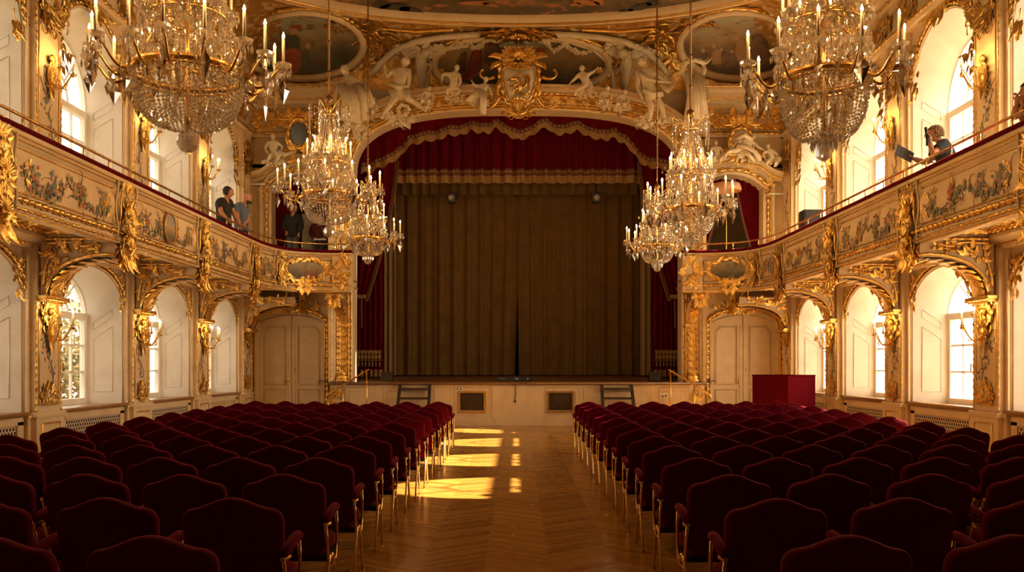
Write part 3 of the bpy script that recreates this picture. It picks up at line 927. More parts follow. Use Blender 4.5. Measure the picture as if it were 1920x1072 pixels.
# ---- gallery box openings
for s in (-1, 1):
    bt = struct(empty('trim_%d' % (70 + (s > 0)), (s * BOX_C, YD, ZF)))
    f = Fr((0, 0, -ZF), (1, 0, 0), (0, 0, 1), (0, -1, 0))
    b = MB()
    BI = seg_outline(.84, ZF, 6.48, .34)
    b.grid([[f.p(a, z, 0.05) for a, z in BOX_O], [f.p(a, z, -.5) for a, z in BI]], 0, False)
    b.grid([[f.p(a, z, d) for a, z in offs(BOX_O, q)] for q, d in ((0, .05), (.06, .08), (.2, .08), (.22, .14), (.30, .14), (.32, 0))], 0, False)
    # curved pediment
    ped = [(-1.42, 6.72), (-1.1, 6.80), (-.7, 7.08), (0, 7.24), (.7, 7.08), (1.1, 6.80), (1.42, 6.72)]
    b.grid([[f.p(a, z + dz, d) for dz, d in ((-.12, .05), (-.08, .12), (-.02, .18), (.04, .34), (.12, .38), (.12, 0))] for a, z in ped], 0, False)
    b.build('white_surround', CREAM, bt)
    g = MB()
    bead_mould(g, [f.p(a, z, .1) for a, z in offs(BOX_O, .12)], .045, .045)
    bead_mould(g, [f.p(a, z - .03, .22) for a, z in ped], .025, .04)
    for q in (-1, 1):
        g.rocaille(f.at(q * 1.02, 6.45, .12), .24, .62, 420 + q + s * 5, 0, 1.3); g.rocaille(f.at(q * .6, 6.98, .12), .75, .2, 430 + q + s * 5, 0, 1.6)
    g.build('gilded_carving', GOLD, bt)

# ------------------------------------------------------------------ stage front and boards
YS = 23.5
st = empty('stage_platform', (0, YS, 0)); tag(st, 'cream panelled stage front with gold framed grilles below the curtain', 'stage')
f = Fr((0, 0, 0), (1, 0, 0), (0, 0, 1), (0, -1, 0))
b = MB(); SWD = 4.95
b.fbox(f, -SWD, SWD, 0, 1.08, -1.0, 0); b.fbox(f, -SWD, SWD, 0, .17, 0, .03)
b.build('front_board', CREAM, st)
b = MB(); b.fbox(f, -SWD - .05, SWD + .05, 1.08, 1.15, -1.3, .07); b.tube([f.p(-SWD - .05, 1.115, .07), f.p(SWD + .05, 1.115, .07)], .034, 6)
b.build('stage_edge', SILL, st)
b = MB()
for x0, x1 in ((-4.55, -3.75), (-3.55, -2.35), (-2.2, -1.75), (-1.65, -.72), (.72, 1.65), (1.75, 2.2), (2.35, 3.55), (3.75, 4.55)):
    b.tube([f.p(*q) for q in ((x0, .30), (x1, .30), (x1, 1.0), (x0, 1.0))], .014, 4, 0, closed=True)
    if x1 - x0 > .6: b.tube([f.p(*q) for q in ((x0 + .1, .40), (x1 - .1, .40), (x1 - .1, .9), (x0 + .1, .9))], .010, 4, 0, closed=True)
b.fbox(f, -.66, .66, .02, 1.04, .0, .025)
b.build('panel_moulding', CREAM, st)
for s in (-1, 1):
    g = MB(); xc = (885 - VX) * YS / FPX if s < 0 else (1051 - VX) * YS / FPX
    for a0, a1, b0, b1 in ((-.36, .36, .86, .91), (-.36, .36, .34, .39), (-.36, -.31, .39, .86), (.31, .36, .39, .86)): g.fbox(f.at(xc, 0), a0, a1, b0, b1, 0, .035)
    o = g.build('vent_frame', GOLDP, st)
    v = MB(); v.fbox(f.at(xc, 0), -.31, .31, .39, .86, .0, .006); v.build('opening_shade_plate', DARK, o)  # flat plate coloured dark to stand for the shaded hollow
    v = MB()
    for i in range(-9, 14):
        for sl in (1, -1):
            x0 = -.31 + i * .062; pts = []
            for t in (0, 1):
                pts.append((x0 + (.47 * t if sl > 0 else .47 * (1 - t)), .39 + .47 * t))
            (xa, za), (xb, zb) = pts
            # clip to the frame
            def clip(xa, za, xb, zb):
                t0, t1 = 0., 1.; dx = xb - xa
                for lim, sgn in ((-.31, 1), (.31, -1)):
                    p0, p1 = (xa - lim) * sgn, (xb - lim) * sgn
                    if p0 < 0 and p1 < 0: return None
                    if p0 < 0: t0 = max(t0, p0 / (p0 - p1))
                    elif p1 < 0: t1 = min(t1, p0 / (p0 - p1))
                return (t0, t1) if t1 > t0 else None
            r = clip(xa, za, xb, zb)
            if r: v.tube([f.at(xc, 0).p(xa + (xb - xa) * t, za + (zb - za) * t, .012) for t in r], .0016, 4)
    v.build('wire_mesh', GOLDP, o)
for s in (-1, 1):
    g = MB(); g.rocaille(f.at(s * 4.75, .62, .01), .32, .7, 440 + s, 0, 1.4, True)
    g.build('gilded_corner_carving', GOLD, st)
m2 = MB(); m2.fbox(f, 3.77, 3.98, .72, .86, .0, .006, 0); m2.fbox(f, 3.80, 3.88, .74, .80, .006, .009, 1); m2.fbox(f, 3.90, 3.95, .75, .82, .006, .009, 2)
o = m2.build('sticker', [PAPER, REDP, BLUE], st)
m2 = MB(); m2.fbox(f, -1.62, -1.45, .93, 1.0, 0, .006, 0); m2.fbox(f, -1.60, -1.56, .945, .985, .006, .009, 1); m2.fbox(f, -1.52, -1.48, .945, .985, .006, .009, 1)
m2.build('sticker', [PAPER, BLACK], st)

# low side walls beside the stage that carry it to the door wall are the stage's own end boards
# ------------------------------------------------------------------ drapes
def wave_cloth(name, m, xs, top, bot, Yf, amp, nz=14, parent=None, mcol=None):
    """a hanging cloth: columns xs, heights from top(x) to bot(x), folds given by Yf(x, t)"""
    b = MB(); rows = []
    for k in range(nz + 1):
        t = k / nz
        rows.append([Vector((x, Yf(x, t), top(x) + (bot(x) - top(x)) * t)) for x in xs])
    b.grid(rows, 0)
    return b.build(name, m, parent)
def lin(a, b, n): return [a + (b - a) * i / n for i in range(n + 1)]
def folds(seed, per, amp):
    rnd = random.Random(seed); ph = [rnd.uniform(0, 6.3) for _ in range(4)]
    def g(x, t=0.):
        w = math.sin(2 * PI * x / per + ph[0] + .9 * math.sin(x * 1.7 + ph[1])) + .45 * math.sin(2 * PI * x / (per * .47) + ph[2])
        return amp * w
    return g
YC = 26.6
for s in (-1, 1):
    fo = folds(5 + s, .42, .055)
    x0, x1 = (-4.7, .07) if s < 0 else (.0, 4.7)
    xs = lin(x0, x1, 150)
    def Yf(x, t, fo=fo): return YC + fo(x) * (.55 + .45 * t) + (.05 if s > 0 else 0)
    # the two halves part slightly at the foot
    b = MB(); rows = []
    for k in range(17):
        t = k / 16; row = []
        for x in xs:
            xx = x
            g = .09 * max(0, (t - .35) / .65) ** 1.2
            if s < 0: xx = x - (g + .05 * t) * max(0, 1 + x / 1.2) if x > -1.2 else x
            else: xx = x + (g * .55) * max(0, 1 - x / 1.2) if x < 1.2 else x
            row.append(Vector((xx, Yf(x, t), 7.3 + (1.30 - 7.3) * t)))
        rows.append(row)
    b.grid(rows)
    o = b.build('stage_curtain', CURT)
    tag(o, 'brown pleated stage curtain, %s half beside the centre slit' % ('left' if s < 0 else 'right'), 'curtain', 'brown stage curtain halves')
    b = MB(); b.grid([[Vector((x, Yf(x, 1.) - .012, z)) for x in xs[::2]] for z in (1.46, 1.475, 1.49)], 0)
b = MB(); fo = folds(21, .30, .05); xs = lin(-3.9, 3.9, 200)
b.grid([[Vector((x, YC - .35 + fo(x), z)) for x in xs] for z in lin(7.6, 6.62, 6)])
tag(b.build('curtain_pelmet', CURT), 'short brown pleated border hanging above the stage curtain', 'curtain border')
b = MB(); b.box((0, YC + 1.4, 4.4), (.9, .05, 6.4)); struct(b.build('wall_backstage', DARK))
# red valance with a fringed hem
YV = 25.75
b = MB(); fo = folds(33, .36, .07); xs = lin(-3.62, 3.62, 260); zb = lambda x: 7.08 + .012 * math.sin(x * 17)
b.grid([[Vector((x, YV + fo(x), 9.2 + (zb(x) - 9.2) * t)) for x in xs] for t in lin(0, 1, 10)])
val = b.build('stage_valance', VELVETD); tag(val, 'dark red pleated velvet valance with a gold fringed hem behind the arch', 'valance')
b = MB(); b.grid([[Vector((x, YV + fo(x) - .015, z)) for x in xs] for z in (7.27, 7.22, 7.12, 7.08)]); b.build('braid', GALLOON, val)
b = MB(); b.grid([[Vector((x, YV + fo(x) * 1.02 - .012, z)) for x in xs] for z in (7.09, 7.0, 6.86)]); b.build('fringe', FRINGE, val)
b = MB()
i = 0
for x in lin(-3.6, 3.6, 120):
    b.ball((x, YV + fo(x) - .02, 7.19), .032, 0, 6, 4, (1, .4, 1))
b.build('braid_pattern', FRINGE, val)
# scalloped lambrequin following the arch
YL = 25.0
LB = [(676, 318), (690, 318), (707, 309), (724, 305), (740, 295), (754, 283), (767, 265), (784, 264), (801, 257), (820, 256), (841, 248), (862, 247), (882, 238), (902, 244), (918, 242), (932, 232), (950, 248), (972, 256), (996, 248), (1023, 232), (1036, 242), (1050, 246), (1068, 244), (1083, 238), (1104, 249), (1123, 256), (1140, 256), (1154, 250), (1166, 262), (1177, 268), (1193, 290), (1211, 305), (1232, 309), (1258, 314), (1268, 318)]
def lamb(px):
    for (a, b), (c, d) in zip(LB, LB[1:]):
        if a <= px <= c: return b + (d - b) * (px - a) / (c - a)
    return 318
pxs = lin(677, 1267, 200)
def lrow(dy, off=0., scal=0.):
    row = []
    for i, px in enumerate(pxs):
        p = atY(px, lamb(px) + dy + scal * abs(math.sin((px - 972) * PI / 22.)), YL - off)
        p.y += .05 * math.sin(px * .11) + .03 * math.sin(px * .31)
        row.append(p)
    return row
b = MB(); top = []
for px in pxs:
    x = (px - VX) * YL / FPX
    u = min(.9999, abs(x) / (AH + .25)); top.append(Vector((x, YL - .1, max(AZ + (AR + .25) * (1 - u ** 2.9) ** (1 / 2.9), EYE + (VY - lamb(px)) * YL / FPX + .02))))
b.grid([top, [p.lerp(q, .5) + Vector((0, -.05, 0)) for p, q in zip(top, lrow(-12))], lrow(-12)])
lam = b.build('lambrequin', VELVETD); tag(lam, 'red velvet swag with scalloped gold fringe hung along the arch top', 'pelmet')
b = MB(); b.grid([lrow(-13, .012), lrow(-9, .02), lrow(-5, .012)]); b.build('braid', GALLOON, lam)
b = MB(); b.grid([lrow(-6, .004), lrow(0, .01), lrow(3, .008, 6.)]); b.build('fringe', FRINGE, lam)
b = MB()
for i, px in enumerate(lin(682, 1262, 76)):
    p = atY(px, lamb(px) - 9, YL - .03); p.y += .05 * math.sin(px * .11) + .03 * math.sin(px * .31); b.ball(p, .034, 0, 6, 4, (1, .4, 1))
b.build('braid_pattern', FRINGE, lam)
# tied-back red drapes and long red legs at either side
for s in (-1, 1):
    mx = lambda px: px if s < 0 else 2 * 971.5 - px
    def edge(t):        # inner edge of the tied drape from the valance down to the tie
        x = 741 - 58 * (.25 * t + .75 * t ** 1.7); return x
    b = MB(); rows = []; e1 = []; e2 = []
    for k in range(19):
        t = k / 18; py = 300 + 262 * t; row = []
        xi = edge(t); xo = 668
        for j in range(13):
            q = j / 12; px = xo + (xi - xo) * q
            p = atY(mx(px), py, 25.35); p.y += .09 * math.sin(q * 15 + t) * (1 - .6 * t); row.append(p)
        rows.append(row)
        e1.append(atY(mx(xi), py, 25.25)); e2.append(atY(mx(xi + 7), py + 3, 25.24))
    b.grid(rows)
    dr = b.build('tied_drape', VELVETD); tag(dr, 'red velvet drape drawn aside and tied back at the %s of the stage' % ('left' if s < 0 else 'right'), 'drape', 'tied back stage drapes')
    b = MB(); b.grid([[p + Vector((-.10 * -s * -1 * 1.0, -.03, 0)) * 1 for p in e1], e1]); b.build('braid', GALLOON, dr)
    b = MB(); b.grid([e1, e2]); b.build('fringe', FRINGE, dr)
    b = MB(); p = atY(mx(678), 556, 25.2); b.box(p, (.26, .12, .10)); b.tube([p, p + Vector((0, 0, -.35)), p + Vector((.01, 0, -.9))], .018, 6); b.build('tie_cord', FRINGE, dr)
    b = MB(); rows = []
    for py in lin(330, 706, 16):
        rows.append([atY(mx(666 + 55 * q / 24), py, 25.75) + Vector((0, .07 * math.sin(q * 1.45), 0)) for q in range(25)])
    b.grid(rows)
    lg = b.build('red_leg_curtain', VELVETD); tag(lg, 'long red velvet side curtain with embroidered hem at the %s edge of the stage' % ('left' if s < 0 else 'right'), 'curtain', 'red side curtains of the stage')
    b = MB()
    ff = Fr(atY(mx(692), 674, 25.62), (1, 0, 0), (0, 0, 1), (0, -1, 0))
    for i in range(-3, 4):
        b.curl(ff, i * .10, -.2, PI / 2 - .3, .32, 6, 1.4, .016, z=0, n=10, seg=4); b.curl(Fr(ff.o, -ff.u, ff.v, ff.n), -i * .10, -.2, PI / 2 - .3, .32, 6, 1.4, .016, z=0, n=10, seg=4)
        b.flower(ff, i * .10, .22, .06); b.leaf(ff, i * .1, 0, PI / 2, .2, .05)
    b.build('embroidered_hem', FRINGE, lg)
    b = MB(); b.grid([[atY(mx(672 + 47 * q / 24), py, 25.70) + Vector((0, .07 * math.sin(q * 1.45), 0)) for q in range(25)] for py in (693, 706)]); b.build('fringe', FRINGE, lg)
    b = MB(); fo = folds(60 + s, .16, .05)
    x0, x1 = sorted(((mx(717) - VX) * 26.2 / FPX, (mx(742) - VX) * 26.2 / FPX))
    xs = lin(x0, x1, 30); b.grid([[Vector((x, 26.2 + fo(x), z)) for x in xs] for z in lin(7.6, 1.30, 10)])
    tag(b.build('masking_curtain', mat('tan_stage_cloth_%d' % s, (.24, .155, .07), .85) if s < 0 else MATS['tan_stage_cloth_-1']), 'narrow tan masking curtain between red drape and brown curtain, %s side' % ('left' if s < 0 else 'right'), 'curtain', 'tan masking curtains')
# ------------------------------------------------------------------ galleries
def smooth_path(pts, n=6):
    out = []
    P = [Vector(p) for p in pts]
    for i in range(len(P) - 1):
        p0, p1, p2, p3 = P[max(i - 1, 0)], P[i], P[i + 1], P[min(i + 2, len(P) - 1)]
        k = max(1, int(n if (p2 - p1).length < 2 else (p2 - p1).length / .5))
        for j in range(k):
            t = j / k
            out.append(.5 * ((2 * p1) + (p2 - p0) * t + (2 * p0 - 5 * p1 + 4 * p2 - p3) * t * t + (3 * p1 - p0 - 3 * p2 + p3) * t ** 3))
    out.append(P[-1]); return out
GP = [(6.15, 6.0), (6.15, 20.2), (6.145, 20.8), (6.09, 21.4), (5.97, 21.9), (5.77, 22.3), (5.5, 22.56), (5.15, 22.72), (4.75, 22.79), (4.22, 22.80)]
class Gal:
    def __init__(s, sg):
        s.sg = sg
        pts = [Vector((sg * x, y, 0)) for x, y in GP[:2]]
        mid = [Vector((sg * 6.15, 6 + 14.2 * i / 28, 0)) for i in range(28)]
        s.pts = mid + smooth_path([(sg * x, y, 0) for x, y in GP[1:]], 5)
        s.cum = [0.]
        for a, b in zip(s.pts, s.pts[1:]): s.cum.append(s.cum[-1] + (b - a).length)
        s.len = s.cum[-1]
    def fr(s, d, off=0.):
        d = max(0, min(s.len - 1e-4, d))
        i = max(j for j in range(len(s.cum) - 1) if s.cum[j] <= d)
        a, b = s.pts[i], s.pts[i + 1]
        p = a.lerp(b, (d - s.cum[i]) / (s.cum[i + 1] - s.cum[i]))
        # smooth tangent
        i0, i1 = max(i - 1, 0), min(i + 2, len(s.pts) - 1)
        u = (s.pts[i1] - s.pts[i0]).normalized()
        n = Vector((0, 0, 1)).cross(u) * (1 if s.sg > 0 else -1)      # towards the hall
        return Fr(p + n * off, u, (0, 0, 1), n)
    def line(s, off, z, d0=0., d1=None, step=.12):
        d1 = s.len if d1 is None else d1
        k = max(2, int((d1 - d0) / step))
        return [s.fr(d0 + (d1 - d0) * i / k, off).p(0, z) for i in range(k + 1)]
GAL = {}
PPROF = [(-.16, 3.46), (.03, 3.46), (.05, 3.49), (.05, 3.54), (.02, 3.56), (.02, 3.60), (.05, 3.63), (.02, 3.68), (.0, 3.71), (.015, 3.80), (.035, 3.95), (.04, 4.08), (.02, 4.22), (.0, 4.29), (.02, 4.31), (.05, 4.36), (.06, 4.40), (.09, 4.42), (.10, 4.46), (-.16, 4.46), (-.16, 3.46)]
def foff(z):        # face of the parapet at a height
    f = PPROF[8:14]
    for (a, z0), (b, z1) in zip(f, f[1:]):
        if z0 <= z <= z1: return a + (b - a) * (z - z0) / (z1 - z0)
    return 0.
def gallery(sg):
    G = Gal(sg); GAL[sg] = G
    nm = 'left' if sg < 0 else 'right'
    root = empty('gallery', (sg * 6.15, 16, 3.46)); tag(root, 'cream and gilded curving gallery balcony along the %s side with painted flower parapet' % nm, 'balcony', 'two facing galleries')
    o0 = root.location
    def B(mb, n, m, par=root):
        mb.v = [(x - o0.x, y - o0.y, z - o0.z) for x, y, z in mb.v]; return mb.build(n, m, par)
    # slab
    b = MB(); front = [p + Vector((0, 0, 0)) for p in G.line(-.05, 0, step=.25)]
    if sg > 0: pass
    poly = front + [Vector((sg * 4.22, YD - .9, 0)), Vector((sg * 4.99, YD - .9, 0)), Vector((sg * 4.99, YD, 0)), Vector((sg * HW, YD, 0)), Vector((sg * HW, 6, 0))]
    for z in (3.62, ZF): b.add([p + Vector((0, 0, z)) for p in poly], [list(range(len(poly)))], 0, False)
    B(b, 'floor_slab', PINKC)
    # parapet
    b = MB(); n = len(G.line(0, 0, step=.2))
    b.grid([[q for q in [G.fr(G.len * i / 110., off).p(0, z) for off, z in PPROF]] for i in range(111)], 0, True)
    b.add([G.fr(G.len, off).p(0, z) for off, z in PPROF[:-1]], [list(range(len(PPROF) - 1))], 0, False)
    B(b, 'parapet', CREAM)
    b = MB(); b.grid([[G.fr(G.len * i / 110., off).p(0, z) for off, z in ((.06, 4.46), (.115, 4.47), (.12, 4.50), (.09, 4.535), (-.12, 4.545), (-.17, 4.50), (-.16, 4.46))] for i in range(111)], 0, True)
    b.add([G.fr(G.len, off).p(0, z) for off, z in ((.06, 4.46), (.12, 4.50), (.09, 4.535), (-.12, 4.545), (-.16, 4.46))], [list(range(5))], 0, False)
    B(b, 'velvet_rail_pad', VELVETD)
    g = MB()
    bead_mould(g, G.line(.055, 3.515, 2.), .020, .035); bead_mould(g, G.line(.052, 3.635, 2.), .035, .035)
    g.tube(G.line(.065, 4.415, 2.), .016, 5); g.tube(G.line(.055, 4.36, 2.), .010, 5); g.tube(G.line(.03, 3.46, 2.), .012, 5)
    B(g, 'gilded_bead_moulding', GOLD)
    # bays of the parapet
    straps = [y - 6. for y in PIER[:4]]
    ends = [straps[0] - 3.4] + straps + [straps[3] + 1.42]
    c = MB(); p = MB(); cream = MB()
    rnd = random.Random(8 + sg)
    def motif(d, z, w, h, cols, n):
        f = G.fr(d, foff(z) + .006)
        for i in range(n):
            a, q = rnd.gauss(0, w * .33), rnd.gauss(0, h * .33)
            p.leaf(f, a, z + q, rnd.uniform(0, 6.3), rnd.uniform(.05, .115), rnd.uniform(.013, .032), .004, .03, rnd.choice(cols), rnd.uniform(-1, 1), 2)
        for i in range(max(1, n // 7)): p.curl(f, rnd.gauss(0, w * .3), z + rnd.gauss(0, h * .3), rnd.uniform(0, 6.3), .3, rnd.uniform(-8, 8), 1.3, .008, rnd.choice((4, 6, 3)), z=.006, n=10, seg=4)
        for i in range(max(1, n // 9)): p.flower(f, rnd.gauss(0, w * .25), z + rnd.gauss(0, h * .25), .038, rnd.choice(cols), 6, 3)
    for d0, d1 in zip(ends[:-1], ends[1:]):
        a, e = d0 + .42, d1 - .38
        if e - a < .8: a, e = d0 + .3, d1 - .05
        # gold panel fillets
        for z in (3.735, 4.275): c.tube(G.line(foff(z) + .01, z, a, e), .014, 4, flat=Vector((0, 0, 1)))
        for dd in (a, e):
            f = G.fr(dd, .03); c.curl(f, 0, 3.98, PI / 2, .55, 5, 2.0, .014, kind='c', z=.0, n=9, base=(.4 if dd == a else -.4))
        L = e - a
        for t in range(1, int(L / .14)):
            q = t * .14 / L
            z = 4.12 - .26 * math.sin(PI * ((q * 2) % 1.)) - .04
            motif(a + L * q, z, .12, .10, (1, 4, 0, 5), 5)
        for q, cols in ((.14, (0, 1, 2, 5)), (.34, (1, 4, 0, 5)), (.62, (2, 3, 0)), (.86, (0, 3, 6, 1))):
            motif(a + L * q, 3.98, .20, .26, cols, 34)
        c.rocaille(G.fr(a + .22, .04).at(0, 4.0), .16, .38, int(d0 * 10), 0, .7); c.rocaille(G.fr(e - .2, .04).at(0, 4.0), .16, .38, int(d0 * 10) + 1, 0, .7)
    for k, d in enumerate(straps + [ends[-1] + .02]):
        f = G.fr(d, .06); k7 = k * 7 + (sg > 0) * 50
        sz = 1. if k < 4 else .8
        c.rocaille(f.at(0, 4.25), .34 * sz, .40, 500 + k7, 0, 1.5, True); c.shell(f, 0, 3.82, .27 * sz, PI / 2, 0, 9, 1.9)
        c.rocaille(f.at(0, 3.86, .05), .38 * sz, .5, 510 + k7, 0, 1.4, True); c.leaf(f, 0, 3.74, PI / 2, .42, .12, .05, .25)
        for s in (-1, 1):
            c.curl(Fr(f.o, f.u * s, f.v, f.n), .24 * sz, 4.0, PI / 2, .85, 4.5, 2.0, .020, kind='s', z=.02, n=12)
            q_ = MB(); q_.tube([f.p(s * .33 * sz, z, .0 + .02 * math.sin(z * 9)) for z in lin_(3.5, 4.42, 8)], .02, 5); B(q_, 'cream_strap', CREAM)
    # the end panel facing the hall with its oval landscape
    dc = next(d for d in [G.len - i * .02 for i in range(200)] if abs(G.fr(d).o.x) > 5.42)
    f = G.fr(dc, .05)
    ring = lambda t, k: G.fr(dc + .48 * k * math.copysign(abs(math.cos(t)) ** .8, math.cos(t)), .065).p(0, 4.0 + .225 * k * math.copysign(abs(math.sin(t)) ** .8, math.sin(t)))
    for j in range(30):
        t = 2 * PI * j / 30; q = G.fr(dc + .57 * math.cos(t), .06).at(0, 4.0 + .29 * math.sin(t))
        c.leaf(q, 0, 0, t + PI / 2 + rnd.uniform(-.8, .8), .17, .05, .02, .25)
        if j % 2: c.flower(q, 0, 0, .055)
        else: p.flower(q, .03 * math.cos(t), .03, .05, 5, 6, 3)
    for i in range(3): c.rocaille(G.fr(dc + (.80, -.80, 0)[i], .05).at(0, (4., 4., 3.72)[i]), .30, .3, 540 + i + (sg > 0) * 5, 0, 1.3)
    c.rocaille(f.at(0, 3.6, .03), .3, .3, 548, 0, 1.4, True)
    for z in (3.735, 4.275): c.tube(G.line(foff(z) + .01, z, ends[-1] + .4, G.len - .50), .014, 4)
    f2 = G.fr(G.len - .55, .02); c.tube([f2.p(0, 3.735, .02), f2.p(0, 4.275, .02)], .014, 4)
    f2 = G.fr(G.len - .02 - .24, .05)
    cream.fbox(f2, -.26, .24, 3.47, 4.45, -.02, .015)
    c.rocaille(f2.at(0, 4.0, .02), .42, .85, 560 + (sg > 0), 0, 1.8); c.shell(f2, 0, 3.72, .2)
    B(c, 'gilded_relief', GOLD); B(p, 'painted_festoons', PCOL); B(cream, 'cream_end_block', CREAM)
    cv = MB(); rows = []; uv = []
    for k in (.001, .5, 1.):
        row = [ring(2 * PI * j / 32, k) for j in range(32)]
        rows.append(row); uv += [(.5 + .5 * k * math.cos(2 * PI * j / 32), .5 + .5 * k * math.sin(2 * PI * j / 32)) for j in range(32)]
    cv.grid(rows, 0, True, close_u=True)
    cv.v = [(x - o0.x, y - o0.y, z - o0.z) for x, y, z in cv.v]
    cv.build('oval_landscape', m_painting('gallery_landscape_%s' % nm, (.32, .30, .22), (.30, .22, .12), (.07, .06, .03), 3.3 + sg, (.25, .09, .05) if sg < 0 else (.20, .16, .10)), root, uv=uv)
    if sg < 0:      # painted medallion between the second and third straps
        f = G.fr((straps[1] + straps[2]) / 2 + .05, foff(4.0) + .01); cv = MB(); uv = []; rows = []
        for k in (.001, .5, 1.):
            rows.append([f.p(.23 * k * math.cos(2 * PI * j / 28), 4.0 + .235 * k * math.sin(2 * PI * j / 28), .015) for j in range(28)]); uv += [(.5 + .5 * k * math.cos(2 * PI * j / 28), .5 + .5 * k * math.sin(2 * PI * j / 28)) for j in range(28)]
        cv.grid(rows, 0, True, close_u=True)
        cv.v = [(x - o0.x, y - o0.y, z - o0.z) for x, y, z in cv.v]
        cv.build('oval_medallion', m_painting('medallion', (.22, .32, .40), (.45, .30, .15), (.10, .10, .06), 9.1, (.45, .14, .06)), root, uv=uv)
        mm = MB(); mm.tube([f.p(.255 * math.cos(2 * PI * j / 28), 4.0 + .26 * math.sin(2 * PI * j / 28), .015) for j in range(28)], .022, 5, closed=True); B(mm, 'medallion_frame', GOLDP)
    # soffit coffers
    g = MB()
    for j, yc in enumerate([BAY[0] - 3.4] + BAY):
        hw = 1.25
        for d, r in ((0, .03), (.09, .018), (.2, .012)):
            pts = [Vector((sg * x, y, 3.60)) for x, y in ((6.32 + d, yc - hw + d), (7.12 - d, yc - hw + d), (7.12 - d, yc + hw - d), (6.32 + d, yc + hw - d))]
            bead_mould(g, pts + [pts[0]], r, .04)
        fr = Fr((sg * 6.72, yc, 3.60), (0, 1, 0), (1, 0, 0), (0, 0, -1)); g.rocaille(fr, .9, .3, 580 + j, 0, 1., True)
    for y in PIER[:4]:
        q = MB(); q.box((sg * 6.75, y, 3.56), (1.2, .62, .13)); B(q, 'soffit_beam', CREAM)
        for s in (-1, 1): bead_mould(g, [(sg * 6.2, y + s * .33, 3.52), (sg * 7.3, y + s * .33, 3.52)], .022, .035)
    B(g, 'gilded_coffers', GOLD)
    # brass handrail
    h = MB(); h.tube(G.line(-.02, 4.70, step=.2), .021, 8)
    rail = B(h, 'handrail', BRASS)
    d = .4
    while d < G.len:
        b = MB(); f = G.fr(d, -.02); b.tube([f.p(0, 4.54), f.p(0, 4.70)], .0125, 6); b.lathe([(.025, 0), (.025, .012), (.014, .02)], 8, 0, Matrix.Translation(f.p(0, 4.54)))
        pp = B(b, 'rail_post', BRASS, rail); d += .78
    return root
def lin_(a, b, n): return [a + (b - a) * i / n for i in range(n + 1)]
GR = {sg: gallery(sg) for sg in (-1, 1)}

# ---- brackets carrying the galleries
def bracket(seed):
    """d out from the wall, built for the left wall: +x into the hall"""
    root = empty('gallery_bracket')
    b = MB(); W2 = .27
    low = [(0.02, 2.66), (.08, 2.66), (.09, 2.78), (.13, 2.91), (.22, 3.03), (.36, 3.13), (.54, 3.20), (.74, 3.25), (.96, 3.27), (1.12, 3.24), (1.16, 3.32), (1.14, 3.50)]
    full = low + [(.02, 3.50)]
    for s in (-1, 1): b.add([(d, s * W2, z) for d, z in full], [list(range(len(full)))], 0, False)
    b.grid([[(d, s * W2, z) for d, z in full] for s in (-1, 1)], 0, False, close_u=True)
    b.build('bracket_body', PINKC, root)
    g = MB()
    for s in (-1, 1):
        f = Fr((0, s * W2, 0), (1, 0, 0), (0, 0, 1), (0, s, 0))
        g.tube([f.p(d + (.05 if i else 0), z + .03, .01) for i, (d, z) in enumerate(low[1:-1])], .020, 6)
        g.curl(f, .06, 2.80, PI / 2, .95, 5.5, 2.2, .030, z=.02, n=22, base=-.9); g.curl(f, .10, 3.46, -.05, .8, -6, 1.8, .026, z=.02, n=20)
        g.curl(f, .62, 3.42, -.1, .6, 7, 1.6, .024, z=.02, n=18)
        g.rocaille(f.at(.30, 3.28, .01), .45, .34, seed + s, 0, 1.5); g.rocaille(f.at(.72, 3.41, .01), .5, .2, seed + 3 + s, 0, 1.4); g.rocaille(f.at(.10, 2.95, .01), .14, .3, seed + 5 + s, 0, 1.)
    for i in range(1, len(low) - 2):            # leaves along the under edge
        (d0, z0), (d1, z1) = low[i], low[i + 1]
        t = math.atan2(z1 - z0, d1 - d0)
        f = Fr((d0, 0, z0), (math.cos(t), 0, math.sin(t)), (0, 1, 0), (math.sin(t), 0, -math.cos(t)))
        g.leaf(f, -.05, 0, 0, .28, .20, .03, .3)
    g.build('gilded_scrolls', GOLD, root)
    g = MB(); f = Fr((1.22, 0, 3.3), (0, 1, 0), (0, 0, 1), (1, 0, 0))
    g.rocaille(f.at(0, .08, .0), .44, .5, seed + 9, 0, 1.8, True); g.shell(f, 0, .1, .22); g.ball((1.10, -.16, 3.40), .075, 0, 8, 6); g.ball((1.10, .16, 3.40), .075, 0, 8, 6)
    for i, (x, z, r) in enumerate(((1.17, 3.16, .06), (1.20, 3.08, .045), (1.15, 3.22, .075))): g.ball((x, (i - 1) * .05, z), r, 0, 8, 6)
    for s in (-1, 0, 1): g.leaf(f.at(s * .1, -.05), 0, 0, -PI / 2 + s * .5, .24, .07, .04, .35)
    g.build('gilded_boss', GOLD, root)
    c = MB(); c.box((.07, 0, 2.635), (.17, .70, .045)); c.box((.06, 0, 2.59), (.13, .64, .05)); bead_mould(c, [(.155, -.33, 2.60), (.155, .33, 2.60)], .018, .03); c.build('capital', GOLD, root)
    g = MB(); f = Fr((.02, 0, 0), (0, 1, 0), (0, 0, 1), (1, 0, 0)); g.rocaille(f.at(0, 2.40, .0), .46, .34, seed + 13, 0, 1.5, True); g.build('gilded_drop', GOLD, root)
    return root
br0 = bracket(600); brn = 0
